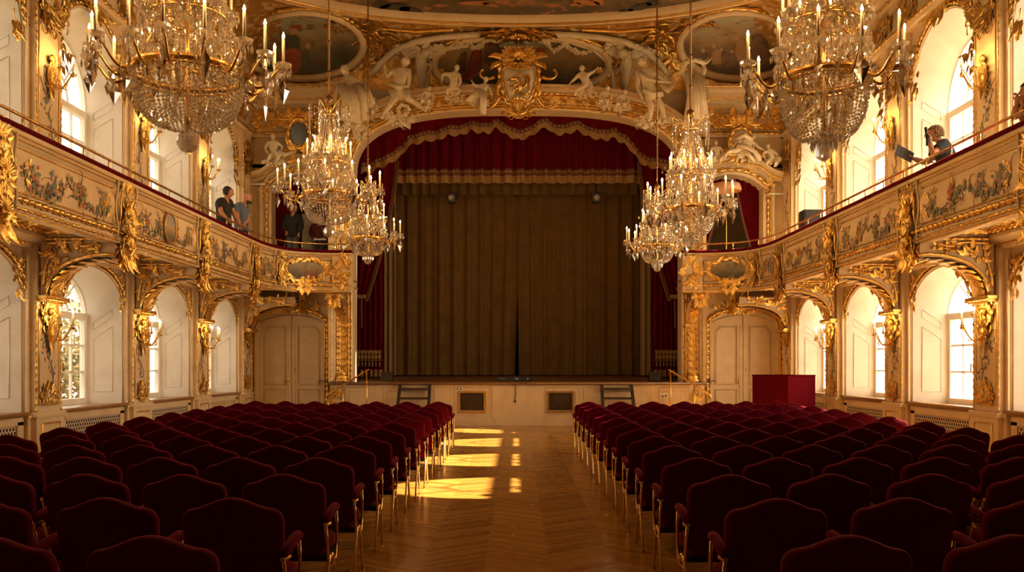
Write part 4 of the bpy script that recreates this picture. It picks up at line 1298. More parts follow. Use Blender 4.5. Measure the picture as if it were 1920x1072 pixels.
for sg in (-1, 1):
    for k in range(4):
        o = br0 if brn == 0 else copy_tree(br0); brn += 1
        o.location = (sg * (HW - .15), PIER[k], 0); o.rotation_euler = (0, 0, 0 if sg < 0 else PI)
        tag(o, 'gilded scroll bracket under the %s gallery, on the %s pilaster from the stage' % ('left' if sg < 0 else 'right', ('fourth', 'third', 'second', 'first')[k]), 'bracket', 'gilded gallery brackets')
    o = copy_tree(br0); o.location = (sg * (HW - .14), 24.12, -.08); o.rotation_euler = (0, 0, (-.05 if sg < 0 else PI + .05)); o.scale = (1.2, .9, 1)
    tag(o, 'gilded corner bracket beside the lower %s door under the gallery' % ('left' if sg < 0 else 'right'), 'bracket', 'gilded gallery brackets')
    o = copy_tree(br0); o.location = (sg * 4.72, 23.7, .02); o.rotation_euler = (0, 0, -PI / 2); o.scale = (.65, .8, 1)
    tag(o, 'small gilded bracket at the stage end of the %s gallery' % ('left' if sg < 0 else 'right'), 'bracket', 'gilded gallery brackets')
# ------------------------------------------------------------------ painted ceiling and cove above the stage
def cove_ring(cx, cy, rx, ry, k, n, off, e=1.):
    return [cove_hit(cx + rx * k * math.copysign(abs(math.cos(2 * PI * j / n)) ** e, math.cos(2 * PI * j / n)), cy - ry * k * math.copysign(abs(math.sin(2 * PI * j / n)) ** e, math.sin(2 * PI * j / n)), off)[0] for j in range(n)]
def fresco(cx, cy, rx, ry, m, label, e=1., figs=()):
    n = 64; b = MB(); rows = []; uv = []
    for k in (.001, .25, .5, .75, 1.):
        rows.append(cove_ring(cx, cy, rx, ry, k, n, .03, e)); uv += [(.5 + .5 * k * math.cos(2 * PI * j / n), .5 + .5 * k * math.sin(2 * PI * j / n)) for j in range(n)]
    b.grid(rows, 0, True, close_u=True)
    o = b.build('framed_painting', m, uv=uv)
    tag(o, label, 'painting', 'paintings above the stage')
    f = MB(); f.tube(cove_ring(cx, cy, rx + 5, ry + 5, 1, n, .06, e), .11, 8, closed=True); f.build('cream_frame', CREAM, o)
    f = MB(); q = cove_ring(cx, cy, rx + 1.5, ry + 1.5, 1, 96, .10, e); bead_mould(f, q + [q[0]], .035, .05); q = cove_ring(cx, cy, rx + 11, ry + 11, 1, 96, .07, e); bead_mould(f, q + [q[0]], .05, .06); f.build('gilded_frame', GOLD, o)
    for nm, mt, polys in figs:
        for pl in polys:
            f = MB(); v = [cove_hit(x, y, .04)[0] for x, y in pl]; f.add(v, [list(range(len(v)))], 0, False)
            f.build(nm, mt, o)
    return o
def blob(cx, cy, rx, ry, a=0., n=12): return [(cx + rx * math.cos(t) * math.cos(a) - ry * math.sin(t) * math.sin(a), cy + rx * math.cos(t) * math.sin(a) + ry * math.sin(t) * math.cos(a)) for t in [2 * PI * i / n for i in range(n)]]
P_RED = mat('fresco_red', (.32, .07, .03), .6, noise=((.18, .05, .025), 4, .4, .7)); P_TEAL = mat('fresco_teal', (.07, .075, .05), .6); P_FLESH = mat('fresco_flesh', (.42, .24, .12), .6); P_BRN = mat('fresco_brown', (.09, .05, .025), .6, noise=((.20, .10, .04), 4, .4, .7))
P_OCH = mat('fresco_ochre', (.30, .17, .06), .6)
M1 = m_painting('fresco_left', (.34, .34, .25), (.27, .20, .09), (.07, .06, .03), 1., (.16, .09, .045))
M2 = m_painting('fresco_middle', (.30, .30, .19), (.36, .23, .09), (.07, .06, .03), 5.2, (.30, .15, .05))
M3 = m_painting('fresco_right', (.42, .40, .27), (.30, .19, .09), (.08, .06, .03), 8.4, (.22, .10, .05))
M4 = m_painting('fresco_ceiling', (.30, .27, .18), (.30, .19, .08), (.07, .05, .025), 12., (.36, .15, .05))
fresco(567, 82, 110, 60, M1, 'dark oval painting with a red skirted woman and child, above the left box', figs=(
    ('painted_skirt', P_RED, [[(533, 92), (552, 86), (566, 96), (566, 124), (555, 138), (528, 138), (522, 122)]]),
    ('painted_bodice', P_TEAL, [[(538, 66), (554, 62), (563, 70), (561, 92), (545, 96), (530, 84)], [(562, 98), (576, 92), (580, 104), (574, 122), (564, 118)]]),
    ('painted_face', P_FLESH, [blob(551, 54, 7, 9), blob(578, 84, 5, 6), blob(544, 82, 12, 4, .3)]),
    ('painted_hat', P_RED, [blob(554, 49, 13, 5, -.2)])))
fresco(978, 118, 158, 50, M2, 'wide arched painting of draped figures behind the coat of arms', .85, figs=(
    ('painted_robe', P_RED, [[(880, 112), (890, 84), (898, 80), (904, 96), (902, 130), (884, 152), (866, 150)], [(1000, 92), (1014, 86), (1024, 90), (1018, 98)]]),
    ('painted_cloak', P_BRN, [[(908, 90), (930, 80), (944, 92), (950, 120), (920, 126), (906, 112)], [(850, 130), (864, 98), (876, 94), (872, 130), (858, 146)]]),
    ('painted_hats', P_BRN, [blob(925, 81, 12, 5), blob(948, 92, 13, 5), blob(986, 90, 13, 4)])))
fresco(1385, 82, 106, 60, M3, 'oval landscape painting with a crowd and a standing man, above the right box', figs=(
    ('painted_robe', P_OCH, [[(1382, 74), (1392, 70), (1404, 82), (1412, 118), (1386, 120), (1378, 96)], [(1334, 98), (1342, 88), (1352, 96), (1352, 118), (1334, 120)]]),
    ('painted_crowd', P_BRN, [blob(1318, 108, 16, 12), blob(1356, 106, 10, 14), blob(1372, 110, 9, 14), blob(1300, 110, 10, 9), [(1408, 64), (1424, 60), (1440, 76), (1446, 118), (1416, 116)]]),
    ('painted_faces', P_FLESH, [blob(1382, 68, 5, 6), blob(1338, 84, 4, 5), blob(1352, 92, 3, 4), blob(1318, 94, 4, 5), blob(1372, 96, 3, 4)])))
# great ceiling painting in its long frame
BOT = [(505, -4), (545, 6), (590, 16), (640, 26), (700, 35), (760, 41), (830, 45.5), (900, 48), (970, 49)]
edge = [Vector(((px - VX) * ((10.12 - EYE) * FPX / (VY - py)) / FPX, (10.12 - EYE) * FPX / (VY - py), 10.12)) for px, py in BOT]
edge = [Vector((-6.25, 12, 10.12)), Vector((-6.25, 18.6, 10.12)), Vector((-6.05, 19.8, 10.12))] + edge
edge = edge + [Vector((-p.x, p.y, p.z)) for p in reversed(edge[:-1])]
b = MB(); b.add([(p.x, p.y, 10.36) for p in edge], [list(range(len(edge)))], 0, False)
y0, y1 = 12., 22.5
cp = b.build('vault_painting', M4, uv=[((p.x + 6.3) / 12.6, 1.15 - (p.y - 17.5) / (y1 - 17.5) * 1.0) for p in edge])
tag(cp, 'great ceiling painting inside a long gilded frame at the top of the hall', 'painting')
for nm, mt, polys in (('painted_trees', mat('fresco_dark_green', (.035, .035, .018), .6), [blob(740, 16, 30, 9), blob(775, 24, 28, 9, .3), blob(715, 9, 18, 7), blob(806, 32, 18, 5, .3), blob(1200, 14, 24, 6, -.3), blob(1170, 24, 20, 5, -.3), blob(1225, 7, 14, 5)]),
                      ('painted_drapery', mat('fresco_orange', (.38, .15, .04), .6), [blob(1100, 5, 26, 5, .1), blob(1122, 3, 12, 6, .4), blob(1078, 8, 10, 3, -.2), blob(890, 6, 30, 4), blob(920, 9, 16, 3, .2)])):
    for pl in polys:
        f = MB(); v = []
        for x, y in pl:
            Y = (10.34 - EYE) * FPX / (VY - y); v.append(Vector(((x - VX) * Y / FPX, Y, 10.34)))
        f.add(v, [list(range(len(v)))], 0, False)
        f.build(nm, mt, cp)
s = 1
f = MB(); f.sweep(edge, [(-.10, .26), (-.10, .05), (-.02, .0), (.05, .0), (.12, .08), (.20, .10), (.24, .2), (.24, .30)], (0, 0, 1)); f.build('cream_frame', CREAM, cp)
f = MB()
for d, z, r in ((-.06, .03, .035), (.08, .02, .03), (.22, .12, .05)):
    q = MB(); q.sweep(edge, [(d, z)], (0, 0, 1)); f.tube(resample(q.v, .1), r, 6)
f.build('gilded_frame', GOLDS, cp)

# carved clusters on the cove
def cove_frame(px, py, off=.05):
    p, n = cove_hit(px, py, off)
    v = (Vector((0, 0, 1)) - n * n.z).normalized(); return Fr(p, (1, 0, 0), v, n)
g = MB(); w = MB()
g.rocaille(cove_frame(972, 46, .25), 1.9, .6, 700, 0, 2.2, True, .9); g.shell(cove_frame(972, 48, .3), 0, 0, .3)
for px, py, ww, hh, sd in ((700, 62, .9, .9, 1), (1244, 62, .9, .9, 1), (735, 90, 1.0, .5, 2), (1210, 90, 1., .5, 2), (815, 150, .5, 1.2, 3), (1135, 150, .5, 1.2, 3), (470, 60, .5, 1.4, 4), (1480, 60, .5, 1.4, 4), (690, 120, .5, .9, 5), (1262, 110, .5, .9, 5), (640, 46, .8, .4, 6), (1310, 40, .8, .4, 6)):
    g.rocaille(cove_frame(px, py), ww, hh, 710 + sd, 0, 1.6)
for (pts, r) in (([(700, 52), (720, 75), (712, 108)], .05), ([(1244, 52), (1226, 75), (1234, 108)], .05), ([(712, 50), (780, 56), (850, 52)], .04), ([(1232, 50), (1160, 56), (1090, 52)], .04)):
    g.tube(resample([cove_hit(x, y, .06)[0] for x, y in pts], .15), r, 6)
tag(g.build('gilded_cove_carving', GOLD), 'gilded shells and scrollwork spread over the curved cornice above the stage arch', 'carving')
# cream ribs and festoons round the middle painting
for s in (-1, 1):
    mx = lambda x: x if s < 0 else 2 * 975 - x
    w.tube(resample([cove_hit(mx(x), y, .10)[0] for x, y in ((700, 135), (716, 112), (742, 88), (780, 72), (830, 63), (900, 58), (975, 57))], .2), .085, 8)
    w.tube(resample([cove_hit(mx(x), y, .08)[0] for x, y in ((800, 175), (802, 140), (812, 112), (838, 88), (880, 74), (930, 68))], .2), .06, 8)
tag(w.build('stucco_rib', STONE), 'cream curved ribs framing the arched painting over the stage', 'moulding')
w = MB(); rnd = random.Random(3)
def festoon(pts, n, r):
    for i in range(n):
        t = i / (n - 1) * (len(pts) - 1); k = min(int(t), len(pts) - 2); q = t - k
        x = pts[k][0] + (pts[k + 1][0] - pts[k][0]) * q; y = pts[k][1] + (pts[k + 1][1] - pts[k][1]) * q
        f = cove_frame(x + rnd.uniform(-3, 3), y + rnd.uniform(-3, 3), .16)
        if rnd.random() < .5: w.flower(f, 0, 0, r * rnd.uniform(.8, 1.3), 0, 5)
        else: w.ball(f.o, r * rnd.uniform(.5, .8), 0, 6, 4)
festoon([(845, 82), (862, 76), (880, 74), (895, 80), (905, 72), (915, 64)], 44, .07); festoon([(1105, 88), (1088, 90), (1070, 84), (1058, 70), (1040, 88), (1026, 72), (1015, 64)], 52, .07)
for x0, x1 in ((915, 945), (945, 975), (975, 1005), (1005, 1030)):
    for k in (0, .5, 1): w.tube(resample([cove_hit(x0 + (x1 - x0) * t, 60 + (4 + 5 * k) * math.sin(PI * t), .16)[0] for t in lin_(0, 1, 8)], .08), .035, 6)
tag(w.build('stucco_festoon', STONE), 'white stucco flower festoon along the top of the middle painting', 'festoon')
for s in (-1, 1):
    mx = lambda x: x if s < 0 else 2 * 982 - x
    w = MB()
    w.rocaille(cove_frame(mx(800), 82, .14), .9, .5, 730, 0, 1.6); w.rocaille(cove_frame(mx(795), 105, .14), .5, .8, 731, 0, 1.4)
    f = cove_frame(mx(792), 125, .14); w.tube([f.p(0, .55, .05), f.p(0, .2, .08), f.p(0, -.3, .06), f.p(.02, -.6, .02)], [.12, .16, .13, .08], 8)
    w.ball(cove_frame(mx(797), 88, .24).o, .13, 0, 10, 8)
    w.leaf(f, -.05, .4, PI * .85, .7, .18, .05, .2); w.leaf(f, .05, .4, PI * .12, .6, .18, .05, .2); w.rocaille(cove_frame(mx(760), 92, .12), .8, .35, 732, 0, 1.5)
    tag(w.build('stucco_herm', STONE), 'white stucco herm with leafy scrolls at the %s end of the middle painting' % ('left' if s < 0 else 'right'), 'sculpture', 'stucco herms')

# ---- coat of arms over the arch
YQ = 23.2
ca = empty('coat_of_arms', atY(972, 210, YQ)); tag(ca, 'cream shield with gilded heraldic beast and scroll frame over the stage arch', 'coat of arms')
def Bq(mb, n, m): 
    o = ca.location; mb.v = [(x - o.x, y - o.y, z - o.z) for x, y, z in mb.v]; return mb.build(n, m, ca)
def S(px, py, d=0.): return atY(px, py, YQ - d)
SH = [(944, 120), (958, 124), (972, 126), (988, 124), (1003, 120), (1008, 128), (1009, 150), (1003, 172), (996, 190), (985, 194), (973, 196), (960, 194), (950, 190), (944, 172), (938, 150), (938, 128)]
b = MB(); cx, cy = 973, 155
rows = [[S(cx + (x - cx) * k, cy + (y - cy) * k, d) for x, y in SH] for k, d in ((1., -.5), (1., .05), (.94, .12), (.6, .20), (.02, .24))]
b.grid(rows, 0, True, close_u=True); Bq(b, 'shield', STONE)
g = MB(); q = [S(cx + (x - cx) * 1.05, cy + (y - cy) * 1.04, .08) for x, y in SH]; bead_mould(g, q + [q[0]], .055, .05)
q = [S(cx + (x - cx) * .88, cy + (y - cy) * .88, .15) for x, y in SH]; bead_mould(g, q + [q[0]], .026, .05)
f = Fr(S(972, 155, .12), (1, 0, 0), (0, 0, 1), (0, -1, 0)); px_ = YQ / FPX
u = lambda x, y: ((x - 972) * px_, (155 - y) * px_)
for s in (-1, 1):
    f2 = Fr(f.o, f.u * s, f.v, f.n)
    g.curl(f2, .52, -.05, PI / 2 + .3, .9, 6.5, 1.8, .075, kind='c', z=-.05, n=16); g.curl(f2, .62, .16, -.4, .6, 7, 1.5, .05, z=-.05); g.curl(f2, .50, -.35, -1.2, .7, 6, 1.6, .055, z=-.05)
    g.leaf(f2.at(.40, .62, -.05), 0, 0, .7, .42, .08, .06, .35, 0, -1.6); g.leaf(f2.at(.44, .5, -.05), 0, 0, .1, .4, .07, .06, .35, 0, -1.8)
    g.leaf(f2.at(.3, -.58, -.05), 0, 0, -2.4, .4, .12, .05, .2)
g.rocaille(f.at(0, .64, .0), .95, .42, 750, 0, 2.4, True); g.shell(f.at(0, .6, .05), 0, 0, .26); g.rocaille(f.at(0, -.72, .0), .8, .34, 751, 0, 2.2, True)
Bq(g, 'gilded_frame', GOLD)
g = MB(); ff = Fr(S(972, 155, .25), (1, 0, 0), (0, 0, 1), (0, -1, 0))
def T(pts, r): g.tube([ff.p(*u(x, y)) for x, y in pts], [1.5 * r * a for a in ([.6] + [1.] * (len(pts) - 2) + [.5])], 6)
T([(958, 150), (963, 147), (970, 148), (974, 153), (976, 162), (974, 172)], .042)          # head, neck, body of the rampant beast
T([(955, 149), (951, 153), (957, 154)], .025); T([(971, 145), (973, 140), (976, 143)], .022)
T([(974, 156), (966, 158), (960, 163), (956, 161)], .026); T([(975, 162), (968, 166), (962, 172)], .026)
T([(974, 171), (968, 177), (970, 184), (962, 186)], .030); T([(977, 170), (981, 178), (978, 185), (985, 187)], .030)
T([(979, 166), (986, 160), (988, 150), (984, 144), (990, 141), (993, 147), (991, 158), (992, 170), (986, 178)], .024)
for x, y in ((961, 184), (963, 172), (987, 187), (991, 176), (975, 140)): g.flower(ff, *u(x, y), .045, 0, 4)
Bq(g, 'gilded_beast', GOLDS)
# ------------------------------------------------------------------ candles, sconces, chandeliers
def m_candle(h=.245, r=.014):
    b = MB(); b.lathe([(0, 0), (r, 0), (r, h), (r * .5, h + .004), (0, h + .004)], 8); return b
def m_flame(h=.055, r=.0125):
    b = MB(); b.lathe([(.0005, 0), (r * .8, h * .12), (r, h * .35), (r * .55, h * .68), (.0005, h)], 6); return b
def as_mesh(mb, nm, m):
    o = mb.build(nm, m); me = o.data; bpy.data.objects.remove(o); return me
CANDLE = as_mesh(m_candle(), 'candle', WAX)
BULBM = as_mesh(m_flame(), 'flame_bulb', FLAME)
def candle_at(root, p, tall=1.):
    c = put(CANDLE, 'candle', root, p, sc=(1, 1, tall))
    b = put(BULBM, 'flame_bulb', c, (0, 0, .249), sc=(1, 1, 1 / tall))
    return c
def pan_mesh():
    b = MB(); n = 10
    rows = [[Vector((r * (1 + .10 * (j % 2)) * math.cos(2 * PI * j / n), r * (1 + .10 * (j % 2)) * math.sin(2 * PI * j / n), z)) for j in range(n)] for r, z in ((.008, -.035), (.025, -.015), (.068, .0), (.078, .022), (.040, .006), (.020, .026), (.024, .046))]
    b.grid(rows, 0, False, close_u=True)
    for j in range(8):
        t = 2 * PI * j / 8; b.gem((.070 * math.cos(t), .070 * math.sin(t), -.045 - .02 * (j % 2)), .012, .045, .04, 4, 0, .6, t)
    for j in range(6):
        t = 2 * PI * j / 6 + .4; b.gem((.038 * math.cos(t), .038 * math.sin(t), -.04), .010, .03, .06, 5, 0, .6, t)
    return b
PAN = as_mesh(pan_mesh(), 'glass_drip_pan', CRYS)

def kite(L=.17, w=.05, n=6, flat=.42):
    b = MB(); b.gem((0, 0, -L * .45), w, L * .42, L * .55, n, 0, flat)
    b.gem((0, 0, -L * .02), .010, .012, .012, 5)
    # cut facets: an inner raised kite on each face
    return b
KITE = as_mesh(kite(.26, .066, 4, .30), 'large_drop', DROPG)
DROP = as_mesh(kite(.15, .026, 6, .8), 'crystal_drop', DROPG)
ICI = as_mesh(kite(.12, .010, 5, .9), 'icicle_drop', CRYS)

def beads(mb, pts, r, n=4, gap=2.05):
    """a string of faceted beads along a line"""
    pts = [Vector(p) for p in pts]; acc = 0.; want = 0.; prev = pts[0]; i = 0
    for a, q in zip(pts, pts[1:]):
        d = (q - a).length; 
        while want <= acc + d + 1e-9:
            c = a.lerp(q, (want - acc) / d if d > 1e-9 else 0)
            rb = r * (.82 + .34 * ((i * 7919 + int(abs(c.x) * 9973) + int(abs(c.y) * 7907)) % 97) / 97.); mb.gem(c, rb, rb * .95, rb * 1.05, n + (i % 3 == 0), 0, 1., i * 2.1 + c.x * 40); i += 1; want += r * gap
        acc += d
    return mb

CH = {}
def make_chandelier(R, D, arm_r, finial, seed, n_arm=12, n_up=8, up_r=.33, up_z=.55, crown_z=1.28, bead=.0185):
    """z = 0 at the bowl's ring"""
    root = empty('crystal_chandelier')
    m = MB()
    for r, z, t in ((R, 0, .020), (R * 1.01, -.05, .010), (up_r, up_z, .016), (up_r * .8, up_z + .06, .008), (.11, crown_z, .014)):
        m.tube([(r * math.cos(2 * PI * i / 40), r * math.sin(2 * PI * i / 40), z) for i in range(40)], t, 6, closed=True)
    m.lathe([(R, -.03), (R + .012, -.015), (R + .012, .02), (R, .03)], 40)
    m.lathe([(.0, -D + .02), (.035, -D + .02), (.02, -D + .1), (.014, 0), (.02, up_z), (.014, crown_z), (.03, crown_z + .05), (.05, crown_z + .10), (.02, crown_z + .16), (.03, crown_z + .2), (.0, crown_z + .24)], 12)
    for i in range(6):
        t = PI / 3 * i
        m.tube([(.02 * math.cos(t), .02 * math.sin(t), .05), (R * math.cos(t), R * math.sin(t), 0)], .008, 5)
        m.tube([(.02 * math.cos(t), .02 * math.sin(t), up_z + .02), (up_r * math.cos(t), up_r * math.sin(t), up_z)], .007, 5)
        m.tube([(.10 * math.cos(t), .10 * math.sin(t), crown_z), (up_r * .7 * math.cos(t), up_r * .7 * math.sin(t), up_z + .3), (up_r * math.cos(t), up_r * math.sin(t), up_z)], .006, 5)
        m.tube([(up_r * math.cos(t), up_r * math.sin(t), up_z), (up_r * 1.15 * math.cos(t), up_r * 1.15 * math.sin(t), up_z * .5), (R * math.cos(t), R * math.sin(t), 0)], .007, 5)
    m.build('gilt_frame', GOLDS, root)
    # bead basket
    b = MB(); ns = int(2 * PI * R / (bead * 2.9))
    def prof(t): return R * math.cos(t * PI / 2 * .90) ** .62, -D * math.sin(t * PI / 2 * .96)
    for j in range(ns):
        a = 2 * PI * j / ns; tmax = 1. if j % 2 == 0 else .8
        beads(b, [(prof(tmax * i / 12)[0] * math.cos(a), prof(tmax * i / 12)[0] * math.sin(a), prof(tmax * i / 12)[1]) for i in range(13)], bead * (1 if j % 2 else .9))
    o = b.build('bead_basket', CRYS, root); o['kind'] = 'stuff'
    # tent of strands from the crown to the upper tier and from there to the ring
    b = MB()
    for j in range(26):
        a = 2 * PI * j / 26
        beads(b, [((up_r * .92 * (1 - t) ** 1.5 + .085) * math.cos(a), (up_r * .92 * (1 - t) ** 1.5 + .085) * math.sin(a), up_z + .04 + (crown_z - up_z - .04) * t) for t in [i / 12 for i in range(13)]], bead * .78)
    for j in range(34):
        a = 2 * PI * j / 34
        beads(b, [((R * .97 + (up_r - R * .97) * t + .05 * math.sin(PI * t)) * math.cos(a), (R * .97 + (up_r - R * .97) * t + .05 * math.sin(PI * t)) * math.sin(a), .03 + (up_z - .03) * t) for t in [i / 10 for i in range(11)]], bead * .85, gap=2.4)
    rnd = random.Random(seed)
    for j in range(330):          # prisms crowding the space between the tiers
        a = rnd.uniform(0, 2 * PI); z = rnd.uniform(-.06, up_z + .12); r = (R + (up_r - R) * max(0, z) / up_z) * math.sqrt(rnd.uniform(.25, 1.45))
        q = rnd.uniform(.013, .030); b.gem((r * math.cos(a), r * math.sin(a), z), q, q * 1.3, q * rnd.uniform(1.6, 2.8), rnd.choice((4, 5, 6)), 0, .5, a)
    for j in range(90):
        a = rnd.uniform(0, 2 * PI); t = rnd.random(); z = up_z + .1 + (crown_z - up_z) * t; r = (up_r * (1 - t) + .12) * rnd.uniform(.5, 1.1)
        q = rnd.uniform(.010, .020); b.gem((r * math.cos(a), r * math.sin(a), z), q, q * 1.3, q * 2.2, 5, 0, .5, a)
    o = b.build('bead_strands', CRYS, root); o['kind'] = 'stuff'
    # skirts of small drops below the two rings
    b = MB()
    for r, z, n in ((up_r * 1.02, up_z - .02, 40), (R * 1.03, -.01, 56), (up_r * .8, up_z + .06, 30)):
        for j in range(n):
            a = 2 * PI * j / n; b.gem((r * math.cos(a), r * math.sin(a), z - .06), .013, .05, .045, 5, 0, .6, a)
    o = b.build('drop_skirt', CRYS, root); o['kind'] = 'stuff'
    # arms, pans, candles, drops
    def arm(r0, r1, dip, rise):
        g = MB(); L = r1 - r0
        pts = [(r0 + L * t, 0, -dip * math.sin(PI * min(1, t * 1.25)) + rise * max(0, (t - .45) / .55) ** 1.6) for t in [i / 12 for i in range(13)]]
        g.tube(pts, [.020 - .008 * i / 12 for i in range(13)], 6)
        f = Fr((r0, 0, -.02), (1, 0, 0), (0, 0, 1))
        g.curl(f, L * .25, -dip * .8, -.4, .16, 8, 1.3, .010, z=0, n=10, seg=5)
        g.lathe([(.0, 0), (.012, 0), (.02, .02), (.008, .03)], 8, 0, Matrix.Translation((r1, 0, rise - .035)))
        return as_mesh(g, 'gilt_arm', GOLDS)
    A1 = arm(R * .98, arm_r, .10, .10); A2 = arm(up_r * .6, up_r * 1.12, .05, .06)
    for n, A, rr, zz, ph in ((n_arm, A1, arm_r, .10, .13), (n_up, A2, up_r * 1.12, up_z + .06, .3)):
        for i in range(n):
            a = 2 * PI * i / n + ph
            z0 = 0 if A is A1 else up_z
            rr2 = rr * (1 if (A is not A1 or i % 2 == 0) else .93); z2 = zz + (0 if (A is not A1 or i % 2 == 0) else .0)
            put(A, 'gilt_arm', root, (0, 0, z0), (0, 0, a), sc=(rr2 / rr, rr2 / rr, 1))
            p = Vector((rr2 * math.cos(a), rr2 * math.sin(a), z2))
            put(PAN, 'glass_drip_pan', root, p + Vector((0, 0, .0)), (0, 0, a))
            candle_at(root, p + Vector((0, 0, .02)))
            if A is A1:
                put(KITE, 'large_drop', root, p + Vector((.0, 0, -.10)), (0, 0, a + .7), sc=rnd.uniform(.85, 1.1))
                q = Vector((rr2 * .8 * math.cos(a + .1), rr2 * .8 * math.sin(a + .1), -.10))
                put(DROP, 'crystal_drop', root, q, (0, 0, a))
                if i % 2: put(KITE, 'large_drop', root, (R * 1.10 * math.cos(a + .2), R * 1.10 * math.sin(a + .2), -.06), (0, 0, a), sc=rnd.uniform(.6, .85))
    # crown plumes with icicles
    for i in range(6):
        a = PI / 3 * i + .2
        g = MB(); pts = []
        for k in range(9):
            t = k / 8; r = .06 + .26 * math.sin(t * PI * .62); z = crown_z + .02 + .16 * math.sin(t * PI * .85)
            pts.append((r * math.cos(a), r * math.sin(a), z))
        g.tube(pts, .008, 5, 1)
        for k in range(3, 9):
            x, y, z = pts[k]; h = .10 + .05 * (k - 3)
            beads(g, [(x, y, z - .02), (x, y, z - h)], .010); g.gem((x, y, z - h - .03), .010, .03, .05, 5)
        g.build('crown_plume', [CRYS, GOLDS], root)
    g = MB()
    if finial == 'ball':
        g.lathe([(.0, -D + .03), (.06, -D + .02), (.05, -D - .01), (.03, -D - .03)], 12)
        rows = []
        for i in range(9):
            t = PI * i / 8; rows.append([Vector((.10 * max(.01, math.sin(t)) * math.cos(2 * PI * j / 14), .10 * max(.01, math.sin(t)) * math.sin(2 * PI * j / 14), -D - .13 + .10 * math.cos(t))) for j in range(14)])
        g.grid(rows, 0, False, close_u=True)
    else:
        g.lathe([(.12, -D + .06), (.13, -D - .02), (.08, -D - .04), (.075, -D - .16), (.03, -D - .19), (.0, -D - .20)], 10, smooth=False)
        for j in range(14): g.gem((.115 * math.cos(j * PI / 7), .115 * math.sin(j * PI / 7), -D - .05), .016, .05, .06, 5, 0, .6)
    g.build('bottom_finial', CRYS, root)
    return root
def hang(root, p, name='chandelier'):
    """the rod carries it from the ceiling"""
    g = MB(); top = ZC - p.z
    z0 = root['_crown'] + .2
    g.tube([(0, 0, z0), (0, 0, top)], .016, 6)
    z = z0
    while z < top: g.ball((0, 0, z), .03, 0, 6, 4); z += .5
    g.ball((0, 0, z0 + .06), .07, 0, 8, 6)
    g.build('hanging_rod', DBRONZE, root)
    root.location = p
SPEC = [  # pixel of the ring centre, depth, bowl radius, bowl depth, arm radius, finial, label
    (352, 138, 8.2, .50, .50, .86, 'ball', 'largest crystal chandelier, broad bead bowl ending in a glass ball, nearest on the left', 16, 8),
    (1545, 148, 8.4, .41, .58, .75, 'cup', 'large crystal chandelier with a deep rounded bead bowl, nearest on the right', 12, 8),
    (617, 366, 14.5, .43, .46, .82, 'ball', 'crystal chandelier hung before the left gallery box, glass ball below its bowl', 12, 8),
    (1295, 392, 14.5, .38, .46, .72, 'cup', 'bright crystal chandelier hung before the right gallery box, tall bead cone above', 12, 8),
    (690, 448, 19.5, .38, .36, .70, 'cup', 'smallest left crystal chandelier, low beside the stage curtain and red drape', 12, 6),
    (1232, 462, 19.5, .37, .36, .68, 'cup', 'smallest right crystal chandelier, low before the stage curtain edge', 12, 6)]
for i, (px, py, Y, R, D, ar, fin, lab, na, nu) in enumerate(SPEC):
    root = make_chandelier(R, D, ar, fin, i, na, nu, up_r=.34 if i < 2 else .31, up_z=.52 if i < 4 else .42, crown_z=1.30 if i < 4 else 1.05)
    root['_crown'] = 1.30 if i < 4 else 1.05
    tag(root, lab, 'chandelier', 'crystal chandeliers of the hall')
    hang(root, atY(px, py, Y)); del root['_crown']

def make_sconce():
    root = empty('candle_sconce')
    f = Fr((0, 0, 0), (0, 1, 0), (0, 0, 1), (1, 0, 0))
    b = MB(); b.rocaille(f.at(0, -.02, .02), .20, .52, 900, 0, 1.6, True); b.shell(f, 0, .22, .13); b.leaf(f, 0, -.15, -PI / 2, .22, .07, .03, .2)
    b.ball((.03, 0, -.05), .06, 0, 8, 6, (.6, 1, 1.6)); b.build('back_plate', GOLD, root)
    for dy, out, z in ((-.19, .26, .08), (0, .36, .04), (.19, .26, .08)):
        g = MB()
        pts = [(.03 + (out - .03) * t, dy * t ** .8, -.05 - .13 * math.sin(PI * min(1, t * 1.15)) + (z + .05) * t ** 2) for t in [i / 10 for i in range(11)]]
        g.tube(pts, [.015 - .005 * i / 10 for i in range(11)], 6)
        f2 = Fr((.03, 0, 0), (out, dy, 0), (0, 0, 1)); g.curl(f2, .12, -.13, -.6, .22, 8, 1.3, .010, z=0, n=12, seg=5)
        for j in range(8):
            t = 2 * PI * j / 8
            g.leaf(Fr((out, dy, z - .01), (math.cos(t), math.sin(t), 0), (-math.sin(t), math.cos(t), 0), (0, 0, 1)), 0, 0, 0, .065, .022, .004, .3, lobes=1)
        g.lathe([(0, z - .03), (.022, z - .02), (.03, z), (.018, z + .02), (.02, z + .035)], 8, 0, Matrix.Translation((out, dy, 0)))
        g.build('gilt_arm', GOLDS, root)
        candle_at(root, (out, dy, z + .02), .8)
    return root
sc0 = make_sconce(); used = False
SCN = ('fourth', 'third', 'second', 'first')
for sg in (-1, 1):
    for k in range(0, 4):
        for up, z in ((0, 2.14), (1, 6.08)):
            o = copy_tree(sc0) if used else sc0
            used = True
            o.location = (sg * (HW - .15 - .02), PIER[k], z); o.rotation_euler = (0, 0, 0 if sg < 0 else PI)
            tag(o, 'gilt three candle sconce on the %s %s pilaster from the stage, %s' % (SCN[k], 'left' if sg < 0 else 'right', 'above the gallery rail' if up else 'under the gallery bracket'), 'sconce', 'candle sconces on the side walls')
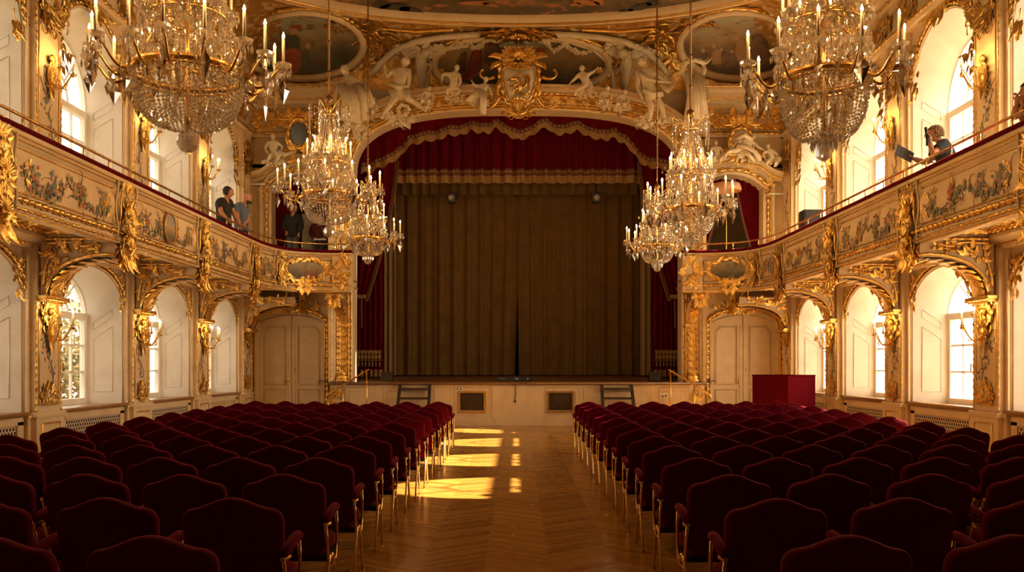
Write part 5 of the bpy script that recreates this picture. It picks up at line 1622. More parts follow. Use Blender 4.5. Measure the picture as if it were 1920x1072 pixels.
# ------------------------------------------------------------------ theatre chairs
def cushion(out, y0, y1, bulge, m=0, n_in=3, tilt=lambda x, z: 0.):
    """an upholstered panel: rounded rim round an outline in x,z; its two faces swell outward"""
    b = MB(); k = len(out)
    cx = sum(p[0] for p in out) / k; cz = sum(p[1] for p in out) / k
    rows = []
    ym = (y0 + y1) / 2; h = (y1 - y0) / 2
    def ring(s, y): return [Vector((cx + (x - cx) * s, y + tilt(cx + (x - cx) * s, cz + (z - cz) * s), cz + (z - cz) * s)) for x, z in out]
    rows.append(ring(.02, y0 - bulge)); rows.append(ring(.45, y0 - bulge * .9)); rows.append(ring(.78, y0 - bulge * .35)); rows.append(ring(.90, y0))
    for i in range(1, 6):
        t = PI * i / 6; rows.append(ring(.90 + .10 * math.sin(t), ym - h * math.cos(t)))
    rows.append(ring(.90, y1)); rows.append(ring(.78, y1 + bulge * .5)); rows.append(ring(.45, y1 + bulge)); rows.append(ring(.02, y1 + bulge * 1.1))
    b.grid(rows, m, True, close_u=True)
    return b
def back_outline():
    w, top, sh, bot = .264, .92, .862, .40
    pts = []
    # hump from the right shoulder over the crown to the left
    for i in range(25):
        t = -1 + 2 * i / 24; x = -t * (w - .07)
        z = sh + (top - sh - .008) * (.5 + .5 * math.cos(abs(t) * PI)) ** .8 + .008 * (1 - abs(t) ** 2)
        pts.append((x, z))
    pts += [(-w + .07 - .07 * math.sin(PI / 2 * i / 5), sh - .07 + .07 * math.cos(PI / 2 * i / 5) - .0) for i in range(1, 6)]
    pts += [(-w + .012 * t, sh - .07 - (sh - .07 - bot - .04) * t) for t in (.2, .4, .6, .8, 1.)]
    pts += [(-w + .05, bot), (-.1, bot - .01), (0, bot - .012), (.1, bot - .01), (w - .05, bot)]
    pts += [(w - .012 * t, sh - .07 - (sh - .07 - bot - .04) * t) for t in (1., .8, .6, .4, .2)]
    pts += [(w - .07 + .07 * math.sin(PI / 2 * i / 5), sh - .07 + .07 * math.cos(PI / 2 * i / 5)) for i in range(5, 0, -1)]
    return pts
def make_chair():
    """x across, +y the way the sitter faces; the origin lies on the floor below the top edge of the back"""
    root = empty('velvet_chair')
    tl = lambda x, z: (.92 - z) * .20 + .9 * (x * x) * .35
    cushion(back_outline(), -.035, .045, .016, tilt=tl).build('backrest', VELVET, root)
    seat = [((.235) * math.cos(2 * PI * i / 28) if abs(math.cos(2 * PI * i / 28)) < 0 else (.235) * math.copysign(abs(math.cos(2 * PI * i / 28)) ** .45, math.cos(2 * PI * i / 28)), .24 * math.copysign(abs(math.sin(2 * PI * i / 28)) ** .45, math.sin(2 * PI * i / 28))) for i in range(28)]
    b = cushion(seat, -.055, .055, .02)
    b.v = [(x, z + .34, y * -1 + .425) for x, y, z in b.v]
    b.build('seat', VELVET, root)
    for s in (-1, 1):
        b = MB(); n = 8
        pts = [(s * .258, .045, .60), (s * .258, .06, .617), (s * .258, .15, .635), (s * .258, .27, .655), (s * .258, .36, .66), (s * .258, .40, .648), (s * .258, .415, .63)]
        b.tube(pts, [.010, .024, .028, .028, .028, .022, .010], 8)
        b.v = [(x + (x - s * .258) * .1, y, z) for x, y, z in b.v]
        b.build('armrest', VELVET, root)
        b = MB()
        x = s * .262
        b.tube([(x, .02, .60), (x, .03, .595), (x, .16, .585)], .014, 6)                    # bracket below the pad
        b.tube([(x, .04, .59), (x, .10, .45), (x, .13, .34), (x, .17, .30), (x, .24, .30)], .011, 6)
        b.tube([(x, .37, .63), (x, .395, .52), (x, .385, .42), (x, .35, .33), (x, .24, .30)], .011, 6)
        b.build('arm_support', BRASS, root)
        for y0, y1 in ((.19, -.02), (.21, .40)):
            b = MB()
            xo = s * .264; q = 1 if y1 > y0 else -1
            b.tube([(xo, y0 - .03 * q, .34), (xo, y0, .375), (xo, y0 + .04 * q, .37), (xo, y0 + .07 * q, .33), (xo, y1 - .02 * q, .08), (xo, y1, .0)], .0115, 6)
            b.lathe([(.014, 0), (.015, .02), (.012, .03)], 6, 0, Matrix.Translation((xo, y1, 0)))
            b.build('leg', BRASS, root)
    b = MB(); b.box((0, .34, .362), (.50, .42, .03)); b.tube([(-.262, .24, .33), (.262, .24, .33)], .011, 6)
    b.build('seat_base', BLACKM, root)
    return root
chair0 = make_chair(); chair_used = False
ORD = ('first', 'second', 'third', 'fourth', 'fifth', 'sixth', 'seventh', 'eighth', 'ninth', 'tenth', 'eleventh', 'twelfth', 'thirteenth', 'fourteenth')
rnd = random.Random(4)
for r in range(14):
    Y = 16.5 - .9965 * r
    for s in (-1, 1):
        for j in range(8):
            x0, p = (1.47, .585) if s < 0 else (1.33, .60)
            if r >= 11: p *= (1.06, 1.12, 1.12)[r - 11]
            x = s * (x0 + p * j)
            if abs(x) > 5.25 or (r == 0 and j > 6): continue
            y = Y + .10 * (abs(x) / 5) ** 2 * 4 * (1 - r / 14.) + rnd.uniform(-.015, .015)
            px = VX + (abs(x) - .32) * s * FPX / y
            if px < -15 or px > 1935: continue
            o = copy_tree(chair0) if chair_used else chair0
            chair_used = True
            o.location = (x + rnd.uniform(-.003, .003), y, 0); o.rotation_euler = (0, 0, rnd.uniform(-.006, .006))
            tag(o, 'red velvet chair, %s row from stage, %s seat from aisle, %s block' % (ORD[r], ORD[j], 'left' if s < 0 else 'right'), 'chair', 'red velvet chairs in rows')
# ------------------------------------------------------------------ figures: one skinned surface per body
def skin_surface(nodes, edges, root, sub=2):
    """nodes {name: (point, radius)}; returns the vertices and faces of the grown surface"""
    names = list(nodes); idx = {n: i for i, n in enumerate(names)}
    me = bpy.data.meshes.new('skeleton'); me.from_pydata([tuple(nodes[n][0]) for n in names], [(idx[a], idx[b]) for a, b in edges], [])
    o = bpy.data.objects.new('skeleton', me); COL.objects.link(o)
    md = o.modifiers.new('skin', 'SKIN'); md.use_smooth_shade = True
    for i, n in enumerate(names):
        v = me.skin_vertices[0].data[i]; v.radius = (nodes[n][1],) * 2; v.use_root = (n == root)
    ss = o.modifiers.new('sub', 'SUBSURF'); ss.levels = sub; ss.render_levels = sub
    dg = bpy.context.evaluated_depsgraph_get(); ev = o.evaluated_get(dg); m2 = ev.to_mesh()
    vs = [tuple(v.co) for v in m2.vertices]; fs = [list(p.vertices) for p in m2.polygons]
    ev.to_mesh_clear(); bpy.data.objects.remove(o); bpy.data.meshes.remove(me)
    return vs, fs
def head(mb, c, fwd, up, h, m=0, meye=None, beard=None):
    """a head of half height h with brow, nose, lips, chin and ears"""
    f = Vector(fwd).normalized(); upv = Vector(up); upv = (upv - f * upv.dot(f)).normalized(); r = f.cross(upv).normalized()
    rows = []; n = 20; k = 16
    for i in range(k + 1):
        t = PI * i / k; z = -math.cos(t); row = []
        for j in range(n):
            a = 2 * PI * j / n; q = max(math.sin(t), 1e-3)
            x = q * math.cos(a) * .74; y = q * math.sin(a) * .90
            if z < 0: x *= 1 + z * .28; y = y * (1 + z * .12) + (.10 * -z if y > 0 else .06 * z * -1 * 0)
            front = max(0., math.sin(a)) ** 6
            if y > 0:
                y += front * (.22 * math.exp(-((z + .14) / .13) ** 2) * max(0, 1 - abs(x) * 6) - .07 * math.exp(-((z - .10) / .12) ** 2) * (1 if abs(x) > .1 else .3) + .05 * math.exp(-((z - .28) / .12) ** 2) + .05 * math.exp(-((z + .45) / .07) ** 2) + .06 * math.exp(-((z + .85) / .12) ** 2))
            row.append(Vector(c) + (r * x + f * y + upv * z) * h)
        rows.append(row)
    mb.grid(rows, m, True, close_u=True)
    # nose ridge, ears, eyes, lips
    P = lambda x, y, z: Vector(c) + (r * x + f * y + upv * z) * h
    mb.tube([P(0, .84, .18), P(0, .98, -.02), P(0, 1.10, -.18), P(0, .94, -.24)], [.05 * h, .07 * h, .10 * h, .05 * h], 6, m)
    for s in (-1, 1):
        mb.ball(P(s * .74, -.02, .0), .17 * h, m, 8, 6, (.45, .8, 1.3)); mb.ball(P(s * .29, .79, .09), .065 * h, meye if meye is not None else m, 6, 5)
    mb.tube([P(-.22, .84, -.46), P(0, .93, -.44), P(.22, .84, -.46)], [.03 * h, .055 * h, .03 * h], 6, m)
    return P
def hand(mb, w, d, side, pn, L, m=0, curl=.5):
    """palm, four unequal bent fingers and a thumb from wrist w along d; side points to the thumb, pn out of the palm"""
    d = Vector(d).normalized(); s = Vector(side); s = (s - d * s.dot(d)).normalized(); p = Vector(pn); p = (p - d * p.dot(d) - s * p.dot(s)).normalized() if (p - d * p.dot(d) - s * p.dot(s)).length > 1e-4 else d.cross(s)
    w = Vector(w); u = L
    mb.tube([w - d * .05 * u, w + d * .12 * u, w + d * .32 * u, w + d * .50 * u, w + d * .56 * u], [.13 * u, .17 * u, .21 * u, .20 * u, .12 * u], 8, m)
    for i, (o, l) in enumerate(((.15, .46), (.05, .52), (-.055, .48), (-.155, .38))):
        b = w + d * .48 * u + s * o * u; c1 = curl * (1 + .12 * i)
        e = d * math.cos(c1 * .6) + p * math.sin(c1 * .6); e2 = d * math.cos(c1 * 1.5) + p * math.sin(c1 * 1.5); e3 = d * math.cos(c1 * 2.2) + p * math.sin(c1 * 2.2)
        q1 = b + e * l * .45 * u; q2 = q1 + e2 * l * .32 * u; q3 = q2 + e3 * l * .25 * u
        mb.tube([b - d * .1 * u, b, q1, q2, q3], [.055 * u, .062 * u, .056 * u, .050 * u, .034 * u], 6, m)
    t0 = w + d * .16 * u + s * .15 * u; t1 = t0 + (d * .55 + s * .75 + p * .25 * curl).normalized() * .24 * u; t2 = t1 + (d * .85 + s * .25 + p * .6 * curl).normalized() * .20 * u
    mb.tube([t0 - s * .08 * u, t0, t1, t2], [.07 * u, .075 * u, .06 * u, .042 * u], 6, m)
EDG = [('pelvis', 'waist'), ('waist', 'chest'), ('chest', 'neck'), ('neck', 'nape'), ('chest', 'shL'), ('shL', 'elL'), ('elL', 'wrL'), ('chest', 'shR'), ('shR', 'elR'), ('elR', 'wrR'),
       ('pelvis', 'hipL'), ('hipL', 'knL'), ('knL', 'anL'), ('anL', 'toL'), ('pelvis', 'hipR'), ('hipR', 'knR'), ('knR', 'anR'), ('anR', 'toR')]
RAD = dict(pelvis=.082, waist=.074, chest=.088, neck=.032, nape=.036, shL=.044, shR=.044, elL=.029, elR=.029, wrL=.020, wrR=.020, hipL=.062, hipR=.062, knL=.038, knR=.038, anL=.024, anR=.024, toL=.019, toR=.019)
def statue(name, J, Y0, H, face, label, cat='statue', group=None, drape=(), wings=False, m=None, stout=1., back=.55):
    stout *= 1.34
    """J: joints as (photo x, photo y[, metres forward]); H the standing height in metres that gives the girths"""
    base = atY(*J['base'], Y0); root = empty(name, base); tag(root, label, cat, group)
    pos = {k: atY(v[0], v[1], Y0 - (v[2] if len(v) > 2 else 0.)) - base for k, v in J.items() if k != 'base'}
    nodes = {}
    for k, r in RAD.items():
        if k == 'nape': nodes[k] = (pos['head'] - (pos['head'] - pos['neck']) * .35, r * H * stout); continue
        if k in ('hipL', 'hipR') and k not in pos: pos[k] = pos['pelvis'] + (pos['kn' + k[-1]] - pos['pelvis']) * .18 + Vector(((-1 if k[-1] == 'L' else 1) * .045 * H, 0, -.02 * H))
        if k == 'waist' and k not in pos: pos[k] = (pos['chest'] + pos['pelvis']) / 2
        if k in pos: nodes[k] = (pos[k], r * H * stout)
    if 'toL' not in pos:
        for q in 'LR':
            if 'an' + q in pos: nodes['to' + q] = (pos['an' + q] + Vector((.03 * H * (1 if face[0] > 0 else -1), -.06 * H, -.015 * H)), .019 * H)
    ed = [(a, b) for a, b in EDG if a in nodes and b in nodes]
    vs, fs = skin_surface(nodes, ed, 'pelvis')
    b = MB(); b.add(vs, fs)
    head(b, pos['head'], Vector(face), (0, 0, 1), .086 * H)
    for q in 'LR':
        if 'wr' + q in pos:
            d = pos['wr' + q] - pos['el' + q]; hand(b, pos['wr' + q], d, Vector((0, -1, .3)), Vector((1 if q == 'L' else -1, 0, 0)), .10 * H, 0, .7)
    b.build('body', m or STONE, root)
    cl = MB(); rq = random.Random(int(J['base'][0] * 3))
    cl.tube([(0, .02, -.02 * H), (0, back * .5, -.03 * H), (0, back + .1, -.04 * H)], [.03 * H, .06 * H, .06 * H], 8)
    cl.rocaille(Fr((0, -.06, -.06 * H), (1, 0, 0), (0, 0, 1), (0, -1, 0)), .62 * H, .26 * H, int(J['base'][0]), 0, 1.6)
    cl.build('stucco_foliage_base', m or STONE, root)
    h = MB(); rr = random.Random(len(name) + int(J['base'][0]))
    fv = Vector(face).normalized()
    for i in range(40):
        v = Vector((rr.gauss(0, 1), rr.gauss(0, 1), rr.gauss(.55, .9))).normalized()
        if v.dot(fv) > .45 and v.z < .62: continue
        h.ball(pos['head'] + Vector((v.x * .060, v.y * .066, v.z * .068)) * H, .019 * H, 0, 6, 4)
    h.build('hair', m or STONE, root)
    if drape:
        dm = MB()
        for pts, r0, r1 in drape:
            P = [atY(p[0], p[1], Y0 - (p[2] if len(p) > 2 else .05)) - base for p in pts]
            for i in range(5):         # a fold is a sheaf of ridged tubes
                off = Vector((rr.uniform(-1, 1) * r0 * .9, rr.uniform(-.8, .2) * r0, rr.uniform(-.3, .3) * r0))
                k = len(P); dm.tube([p + off * (1 - .3 * j / k) + Vector((0, 0, .01 * math.sin(j + i))) for j, p in enumerate(P)], [r0 + (r1 - r0) * j / (k - 1) for j in range(k)], 7)
        dm.build('drapery', m or STONE, root)
    if wings:
        w = MB()
        for s in (-1, 1):
            f = Fr(pos['chest'] + Vector((0, .06 * H, .03 * H)), (s, 0, 0), (0, 0, 1), (0, -1, 0))
            for i in range(6): w.leaf(f, .04 * H, .02 * H, .9 - i * .22, H * (.42 - i * .03), .05 * H, .02, .1)
        w.build('wings', m or STONE, root)
    return root
GA = 'stucco figures above the stage'
statue('statue', dict(base=(751, 215), head=(760, 115), neck=(756, 128), chest=(752, 142), waist=(750, 160), pelvis=(750, 174), shL=(737, 133), elL=(725, 145, .05), wrL=(721, 128, .05), shR=(767, 134), elR=(767, 151), wrR=(765, 166, .05), knL=(733, 196, .10), anL=(716, 217, .05), knR=(780, 193, .12), anR=(797, 207, .08)),
       23.15, 1.55, (1, -.3, -.15), 'striding stucco man with raised fist and loincloth, on the arch left of the shield', group=GA,
       drape=(([(733, 158, .1), (748, 164, .14), (764, 162, .1)], .05, .05), ([(735, 170, .1), (742, 184, .12), (733, 196, .1)], .07, .06), ([(764, 170, .1), (766, 186, .13), (776, 190, .1)], .07, .06), ([(745, 205), (752, 196), (764, 200), (768, 208)], .04, .03)))
statue('statue', dict(base=(1222, 222), head=(1204, 116), neck=(1208, 128), chest=(1212, 144), waist=(1215, 160), pelvis=(1219, 176), shL=(1195, 137), elL=(1197, 168, .05), wrL=(1206, 188, .08), shR=(1228, 138), elR=(1243, 150, .05), wrR=(1256, 155, .05), knL=(1221, 203, .12), anL=(1217, 225, .05), knR=(1241, 200, .12), anR=(1246, 226, .05)),
       23.15, 1.6, (-1, -.6, -.2), 'standing stucco man with a sash across his chest, on the arch right of the shield', group=GA,
       drape=(([(1200, 136, .1), (1214, 148, .14), (1230, 152, .1), (1262, 156, .05)], .045, .04), ([(1206, 170, .1), (1222, 178, .15), (1240, 176, .1)], .07, .06), ([(1242, 160), (1252, 172), (1262, 158)], .05, .03)))
statue('statue', dict(base=(664, 240), head=(646, 131), neck=(651, 143), chest=(658, 160), waist=(662, 178), pelvis=(664, 194), shL=(641, 154), elL=(632, 172, .05), wrL=(628, 190, .1), shR=(674, 154), elR=(686, 174, .05), wrR=(692, 192, .08), knL=(650, 212, .2), anL=(650, 236, .12), knR=(682, 212, .2), anR=(672, 236, .12)),
       23.0, 1.6, (-.7, -1, -.3), 'stucco woman in a loose gown seated at the left haunch of the arch', group=GA,
       drape=(([(642, 160, .1), (652, 190, .2), (648, 226, .2)], .08, .09), ([(670, 160, .1), (682, 188, .2), (684, 226, .2)], .09, .09), ([(656, 165, .15), (664, 196, .25), (668, 230, .2)], .09, .10), ([(684, 160), (694, 180), (700, 196)], .05, .04)))
statue('statue', dict(base=(1302, 222), head=(1296, 124), neck=(1298, 134), chest=(1300, 150), waist=(1302, 166), pelvis=(1304, 182), shL=(1286, 142), elL=(1276, 132, .05), wrL=(1282, 118, .05), shR=(1314, 142), elR=(1322, 130, .05), wrR=(1316, 116, .05), knL=(1294, 204, .1), anL=(1294, 226, .05), knR=(1314, 204, .1), anR=(1316, 226, .05)),
       23.1, 1.5, (-.4, -1, -.1), 'stucco woman holding a billowing cloth overhead, on the right cornice block', group=GA,
       drape=(([(1276, 140), (1284, 118, .1), (1302, 112, .1), (1322, 118, .1), (1330, 110)], .05, .04), ([(1288, 145, .1), (1294, 180, .15), (1288, 222, .1)], .09, .10), ([(1310, 145, .1), (1312, 180, .15), (1318, 222, .1)], .09, .10), ([(1300, 150, .15), (1302, 184, .2), (1302, 224, .15)], .09, .10)))
statue('putto', dict(base=(852, 180), head=(857, 127), neck=(854, 136), chest=(852, 146), pelvis=(851, 163), shL=(842, 139), elL=(830, 140, .03), wrL=(828, 151, .05), shR=(861, 141), elR=(864, 153, .03), wrR=(858, 162, .08), knL=(839, 168, .15), anL=(840, 179, .08), knR=(864, 170, .12), anR=(852, 180, .1)),
       23.1, .95, (.8, -1, -.1), 'small stucco boy leaning on one arm, beside the middle painting on the left', 'putto', GA, stout=1.1)
statue('putto', dict(base=(1100, 172), head=(1091, 128), neck=(1092, 135), chest=(1093, 144), pelvis=(1102, 157), shL=(1084, 141), elL=(1077, 149, .05), wrL=(1070, 155, .05), shR=(1101, 140), elR=(1110, 136, .05), wrR=(1117, 131, .05), knL=(1090, 164, .15), anL=(1077, 172, .1), knR=(1110, 162, .12), anR=(1104, 172, .08)),
       23.1, .95, (1, -.5, 0), 'small stucco boy aiming with outstretched arm, beside the middle painting on the right', 'putto', GA, stout=1.1)
statue('putto', dict(base=(900, 192), head=(911, 149), neck=(909, 157), chest=(906, 165), pelvis=(902, 180), shL=(897, 162), elL=(890, 160, .05), wrL=(886, 154, .05), shR=(915, 163), elR=(920, 172, .05), wrR=(922, 180, .05), knL=(894, 188, .12), anL=(888, 194, .08), knR=(908, 190, .12), anR=(906, 198, .08)),
       23.0, .9, (.8, -1, -.2), 'stucco cherub with long trailing cloth, touching the left edge of the shield', 'putto', GA, stout=1.05,
       drape=(([(900, 170, .1), (892, 180, .15), (878, 190, .1)], .07, .05), ([(906, 172, .15), (907, 192, .2), (906, 214, .2)], .07, .05)))
for i, (x, lab) in enumerate(((1134, 'stucco baby crouching on the arch, nearer the shield of two right of it'), (1166, 'stucco baby crouching on the arch beside the sashed man'), (694, 'stucco baby tucked behind the striding man on the arch'), (800, 'stucco baby lying ahead of the striding man on the arch'))):
    y = (180, 186, 200, 180)[i]
    statue('putto', dict(base=(x, y + 14), head=(x + 6, y - 14), neck=(x + 4, y - 8), chest=(x + 2, y - 3), pelvis=(x - 3, y + 7), shL=(x - 5, y - 6), elL=(x - 9, y, .05), wrL=(x - 7, y + 8, .08), shR=(x + 9, y - 4), elR=(x + 13, y + 1, .05), wrR=(x + 10, y + 8, .08), knL=(x - 8, y + 8, .15), anL=(x - 10, y + 14, .08), knR=(x + 5, y + 8, .15), anR=(x + 4, y + 15, .1)),
           23.05, .78, (.7 if i % 2 else -.7, -1, -.2), lab, 'putto', GA, stout=1.2)
# groups over the box pediments
for s in (-1, 1):
    q = (lambda x: x) if s < 0 else (lambda x: x + 876)
    side = 'left' if s < 0 else 'right'
    if s < 0:
        statue('statue', dict(base=(512, 300), head=(512, 256), neck=(512, 264), chest=(512, 273), pelvis=(516, 288), shL=(502, 268), elL=(497, 279, .05), wrL=(503, 288, .08), shR=(522, 268), elR=(530, 276, .05), wrR=(526, 285, .08), knL=(506, 292, .2), anL=(500, 304, .1), knR=(526, 290, .2), anR=(518, 303, .12)),
               24.0, .95, (.8, -1, -.4), 'bent stucco youth seated on the left box pediment', 'statue', 'stucco figures on box pediments', drape=(([(520, 284, .1), (536, 290, .12), (552, 284, .08)], .05, .04),))
        statue('putto', dict(base=(598, 296), head=(596, 264), neck=(595, 270), chest=(593, 277), pelvis=(588, 289), shL=(586, 273), elL=(581, 280, .05), wrL=(586, 287, .08), shR=(602, 275), elR=(608, 282, .05), wrR=(606, 290, .08), knL=(582, 292, .15), anL=(576, 299, .1), knR=(598, 294, .15), anR=(602, 302, .1)),
               24.0, .85, (-.8, -1, -.2), 'stucco boy reclining on the left box pediment beside the gilded cartouche', 'putto', 'stucco figures on box pediments', drape=(([(600, 284, .1), (612, 292, .1), (622, 296, .05)], .04, .03),))
    else:
        statue('statue', dict(base=(1400, 290), head=(1412, 256), neck=(1408, 262), chest=(1400, 268), pelvis=(1386, 280), shL=(1392, 262), elL=(1380, 268, .05), wrL=(1372, 276, .08), shR=(1414, 268), elR=(1422, 276, .05), wrR=(1430, 280, .08), knL=(1366, 284, .2), anL=(1356, 294, .12), knR=(1404, 290, .2), anR=(1416, 304, .12)),
               24.0, 1.05, (.8, -1, -.4), 'stucco figure reclining across the right box pediment, cloth over the legs', 'statue', 'stucco figures on box pediments', drape=(([(1384, 274, .1), (1400, 276, .15), (1416, 286, .1), (1424, 300, .08)], .06, .04), ([(1380, 262), (1396, 254, .1), (1410, 262, .05)], .05, .04)))
        statue('putto', dict(base=(1448, 300), head=(1440, 274), neck=(1442, 280), chest=(1444, 286), pelvis=(1448, 296), shL=(1436, 283), elL=(1430, 289, .05), wrL=(1434, 296, .08), shR=(1452, 285), elR=(1458, 290, .05), wrR=(1456, 298, .08), knL=(1440, 302, .15), anL=(1436, 310, .1), knR=(1456, 304, .15), anR=(1452, 312, .1)),
               24.0, .78, (-.8, -1, -.2), 'small stucco boy at the outer end of the right box pediment', 'putto', 'stucco figures on box pediments', stout=1.1)
        statue('putto', dict(base=(1340, 296), head=(1342, 268), neck=(1342, 274), chest=(1343, 281), pelvis=(1346, 292), shL=(1335, 277), elL=(1331, 285, .05), wrL=(1336, 291, .08), shR=(1351, 278), elR=(1355, 286, .05), wrR=(1352, 293, .08), knL=(1338, 296, .15), anL=(1332, 303, .1), knR=(1352, 297, .15), anR=(1350, 305, .1)),
               24.0, .8, (.8, -1, -.2), 'stucco boy at the inner end of the right box pediment', 'putto', 'stucco figures on box pediments', stout=1.1)
    g = MB(); o = atY(562 if s < 0 else 1388, 290, 24.1)
    cg = empty('gilded_cartouche', o); tag(cg, 'gilded crested cartouche crowning the %s gallery box' % side, 'cartouche', 'gilded box cartouches')
    f = Fr((0, 0, 0), (1, 0, 0), (0, 0, 1), (0, -1, 0)); up = .55 if s < 0 else .40
    rx, ry = (.28, .40) if s < 0 else (.30, .30)
    bead_mould(g, [f.p(rx * math.cos(t), up + ry * math.sin(t), .1) for t in lin_(0, 2 * PI, 40)], .05, .05)
    for q in (-1, 1):
        f2 = Fr(f.o, f.u * q, f.v, f.n); g.curl(f2, .33, up - .1, PI / 2, .8, 6, 1.8, .05, kind='c', z=.1, n=14); g.curl(f2, .25, up + .4, -.3, .5, 7, 1.5, .04, z=.1); g.leaf(f2.at(.2, .1), 0, 0, -.3, .55, .12, .05, .2)
    g.rocaille(f.at(0, up + .42, .1), .6, .28, 760 + s, 0, 1.8, True); g.rocaille(f.at(0, .0, .1), .5, .45, 764 + s, 0, 1.8, True); g.shell(f, 0, up + .35, .2)
    g.build('gilded_frame', GOLD, cg)
    g = MB(); g.grid([[f.p(rx * k * math.cos(2 * PI * j / 20), up + ry * k * math.sin(2 * PI * j / 20), d) for j in range(20)] for k, d in ((1, .05), (.7, .14), (.02, .16))], 0, True, close_u=True); g.build('shield', PINKC if s > 0 else BLUE, cg)

# ------------------------------------------------------------------ people
def person(J, Y0, label, face, shirt, trousers, hair, hairlen, group, H=1.78, sleeve=.62, hands=('L', 'R'), beard=False, base=None, eye=BLACK):
    b0 = Vector(base); root = empty('person', b0); tag(root, label, 'person', group)
    pos = {k: (atY(v[0], v[1], v[2] if len(v) > 2 else Y0) - b0) for k, v in J.items()}
    nodes = {}
    for k, r in RAD.items():
        if k == 'nape': nodes[k] = (pos['head'] - (pos['head'] - pos['neck']) * .3, r * H); continue
        if k == 'waist' and k not in pos: pos[k] = (pos['chest'] + pos['pelvis']) / 2
        nodes[k] = (pos[k], r * H)
    vs, fs = skin_surface(nodes, EDG, 'pelvis', 3); b = MB(); b.add(vs, fs)
    P = head(b, pos['head'], face, (0, 0, 1), .066 * H, 0, 1)
    fv = Vector(face).normalized(); sd = Vector((0, 0, 1)).cross(fv)
    for q in 'LR':
        d = pos['wr' + q] - pos['el' + q]; hand(b, pos['wr' + q], d, Vector((0, 0, 1)), Vector((0, 0, -1)) + fv * .3, .105 * H, 0, .75)
    b.build('body', [SKIN, eye], root)
    # clothes: the body's own surface over trunk and limbs, lifted off it
    nv = [Vector((0, 0, 0)) for _ in vs]
    for q in fs:
        p0, p1, p2 = Vector(vs[q[0]]), Vector(vs[q[1]]), Vector(vs[q[2]]); nn_ = (p1 - p0).cross(p2 - p0)
        for i in q: nv[i] += nn_
    near = []
    for v in vs:
        v = Vector(v); best = None
        for e in EDG:
            A, B = nodes[e[0]][0], nodes[e[1]][0]; d = B - A; t = max(0, min(1, (v - A).dot(d) / max(1e-9, d.length_squared))); dist = (v - A - d * t).length / max(.01, nodes[e[0]][1] * (1 - t) + nodes[e[1]][1] * t)
            if best is None or dist < best[0]: best = (dist, e, t)
        near.append(best[1:])
    def on_shirt(e, t):
        if e in (('pelvis', 'waist'), ('waist', 'chest')): return True
        if e == ('chest', 'neck'): return t < .62
        if e[0] == 'chest' and e[1][:2] == 'sh': return True
        if e[0][:2] == 'sh': return t < sleeve or sleeve > 1
        if e[0][:2] == 'el': return sleeve > 1 and t < .93
        if e[0] == 'pelvis': return True
        if e[0][:3] == 'hip': return t < .18
        return False
    def on_trousers(e, t):
        if e == ('pelvis', 'waist'): return t < .45
        if e[0] == 'pelvis' or e[0][:3] == 'hip': return True
        return e[0][:2] == 'kn' and t < .97
    for nm_, test, off, mt_ in (('trousers', on_trousers, .009 * H, trousers), ('shirt', on_shirt, .015 * H, shirt)):
        cm_ = MB(); ok = [test(*q) for q in near]
        cm_.add([Vector(v) + n_.normalized() * off for v, n_ in zip(vs, nv)], [q for q in fs if all(ok[i] for i in q)])
        used_ = sorted({i for q in cm_.f for i in q}); mp_ = {o_: n_ for n_, o_ in enumerate(used_)}
        cm_.v = [cm_.v[i] for i in used_]; cm_.f = [[mp_[i] for i in q] for q in cm_.f]
        cm_.build(nm_, mt_, root)
    h = MB(); rr = random.Random(int(b0.x * 10))
    for q in 'LR':
        c = nodes['to' + q][0]; a = nodes['an' + q][0]
        h.tube([a + Vector((0, 0, -.03)), a.lerp(c, .5), c], [.05, .05, .04], 8)
    h.build('shoes', BLACK, root)
    if hair is not None:
        h = MB(); hh = .066 * H
        h.ball(pos['head'] + (fv * -.13 + Vector((0, 0, .13))) * hh, hh, 0, 14, 10, (.80, .86, .92))
        for i in range(520):
            v = Vector((rr.gauss(0, 1), rr.gauss(0, 1), rr.gauss(.5, .9))).normalized()
            df = v.dot(fv)
            if v.z < -.2 - hairlen or (df > .25 and v.z < .55) : continue
            p = pos['head'] + (sd * v.dot(sd) * .76 + fv * df * .94 + Vector((0, 0, v.z * 1.02))) * hh
            q = v + Vector((rr.gauss(0, .3), rr.gauss(0, .3), rr.gauss(0, .3))); h.tube([p, p + q.normalized() * .018 + Vector((0, 0, -.004)), p + q.normalized() * .026 + Vector((0, 0, -.016))], [.014, .012, .005], 5)
        h.build('hair', hair, root)
    if beard:
        h = MB(); hh = .066 * H
        for i in range(200):
            a = rr.uniform(-1.2, 1.2); z = rr.uniform(-.95, -.42)
            if abs(a) < .3 and z > -.6: continue
            p = pos['head'] + (sd * math.sin(a) * .62 + fv * (math.cos(a) * .86 + .06) + Vector((0, 0, z))) * hh; h.ball(p, .009, 0, 5, 4)
        h.build('beard', HAIRD, root)
    return root, P
GP_ = 'people in the galleries'
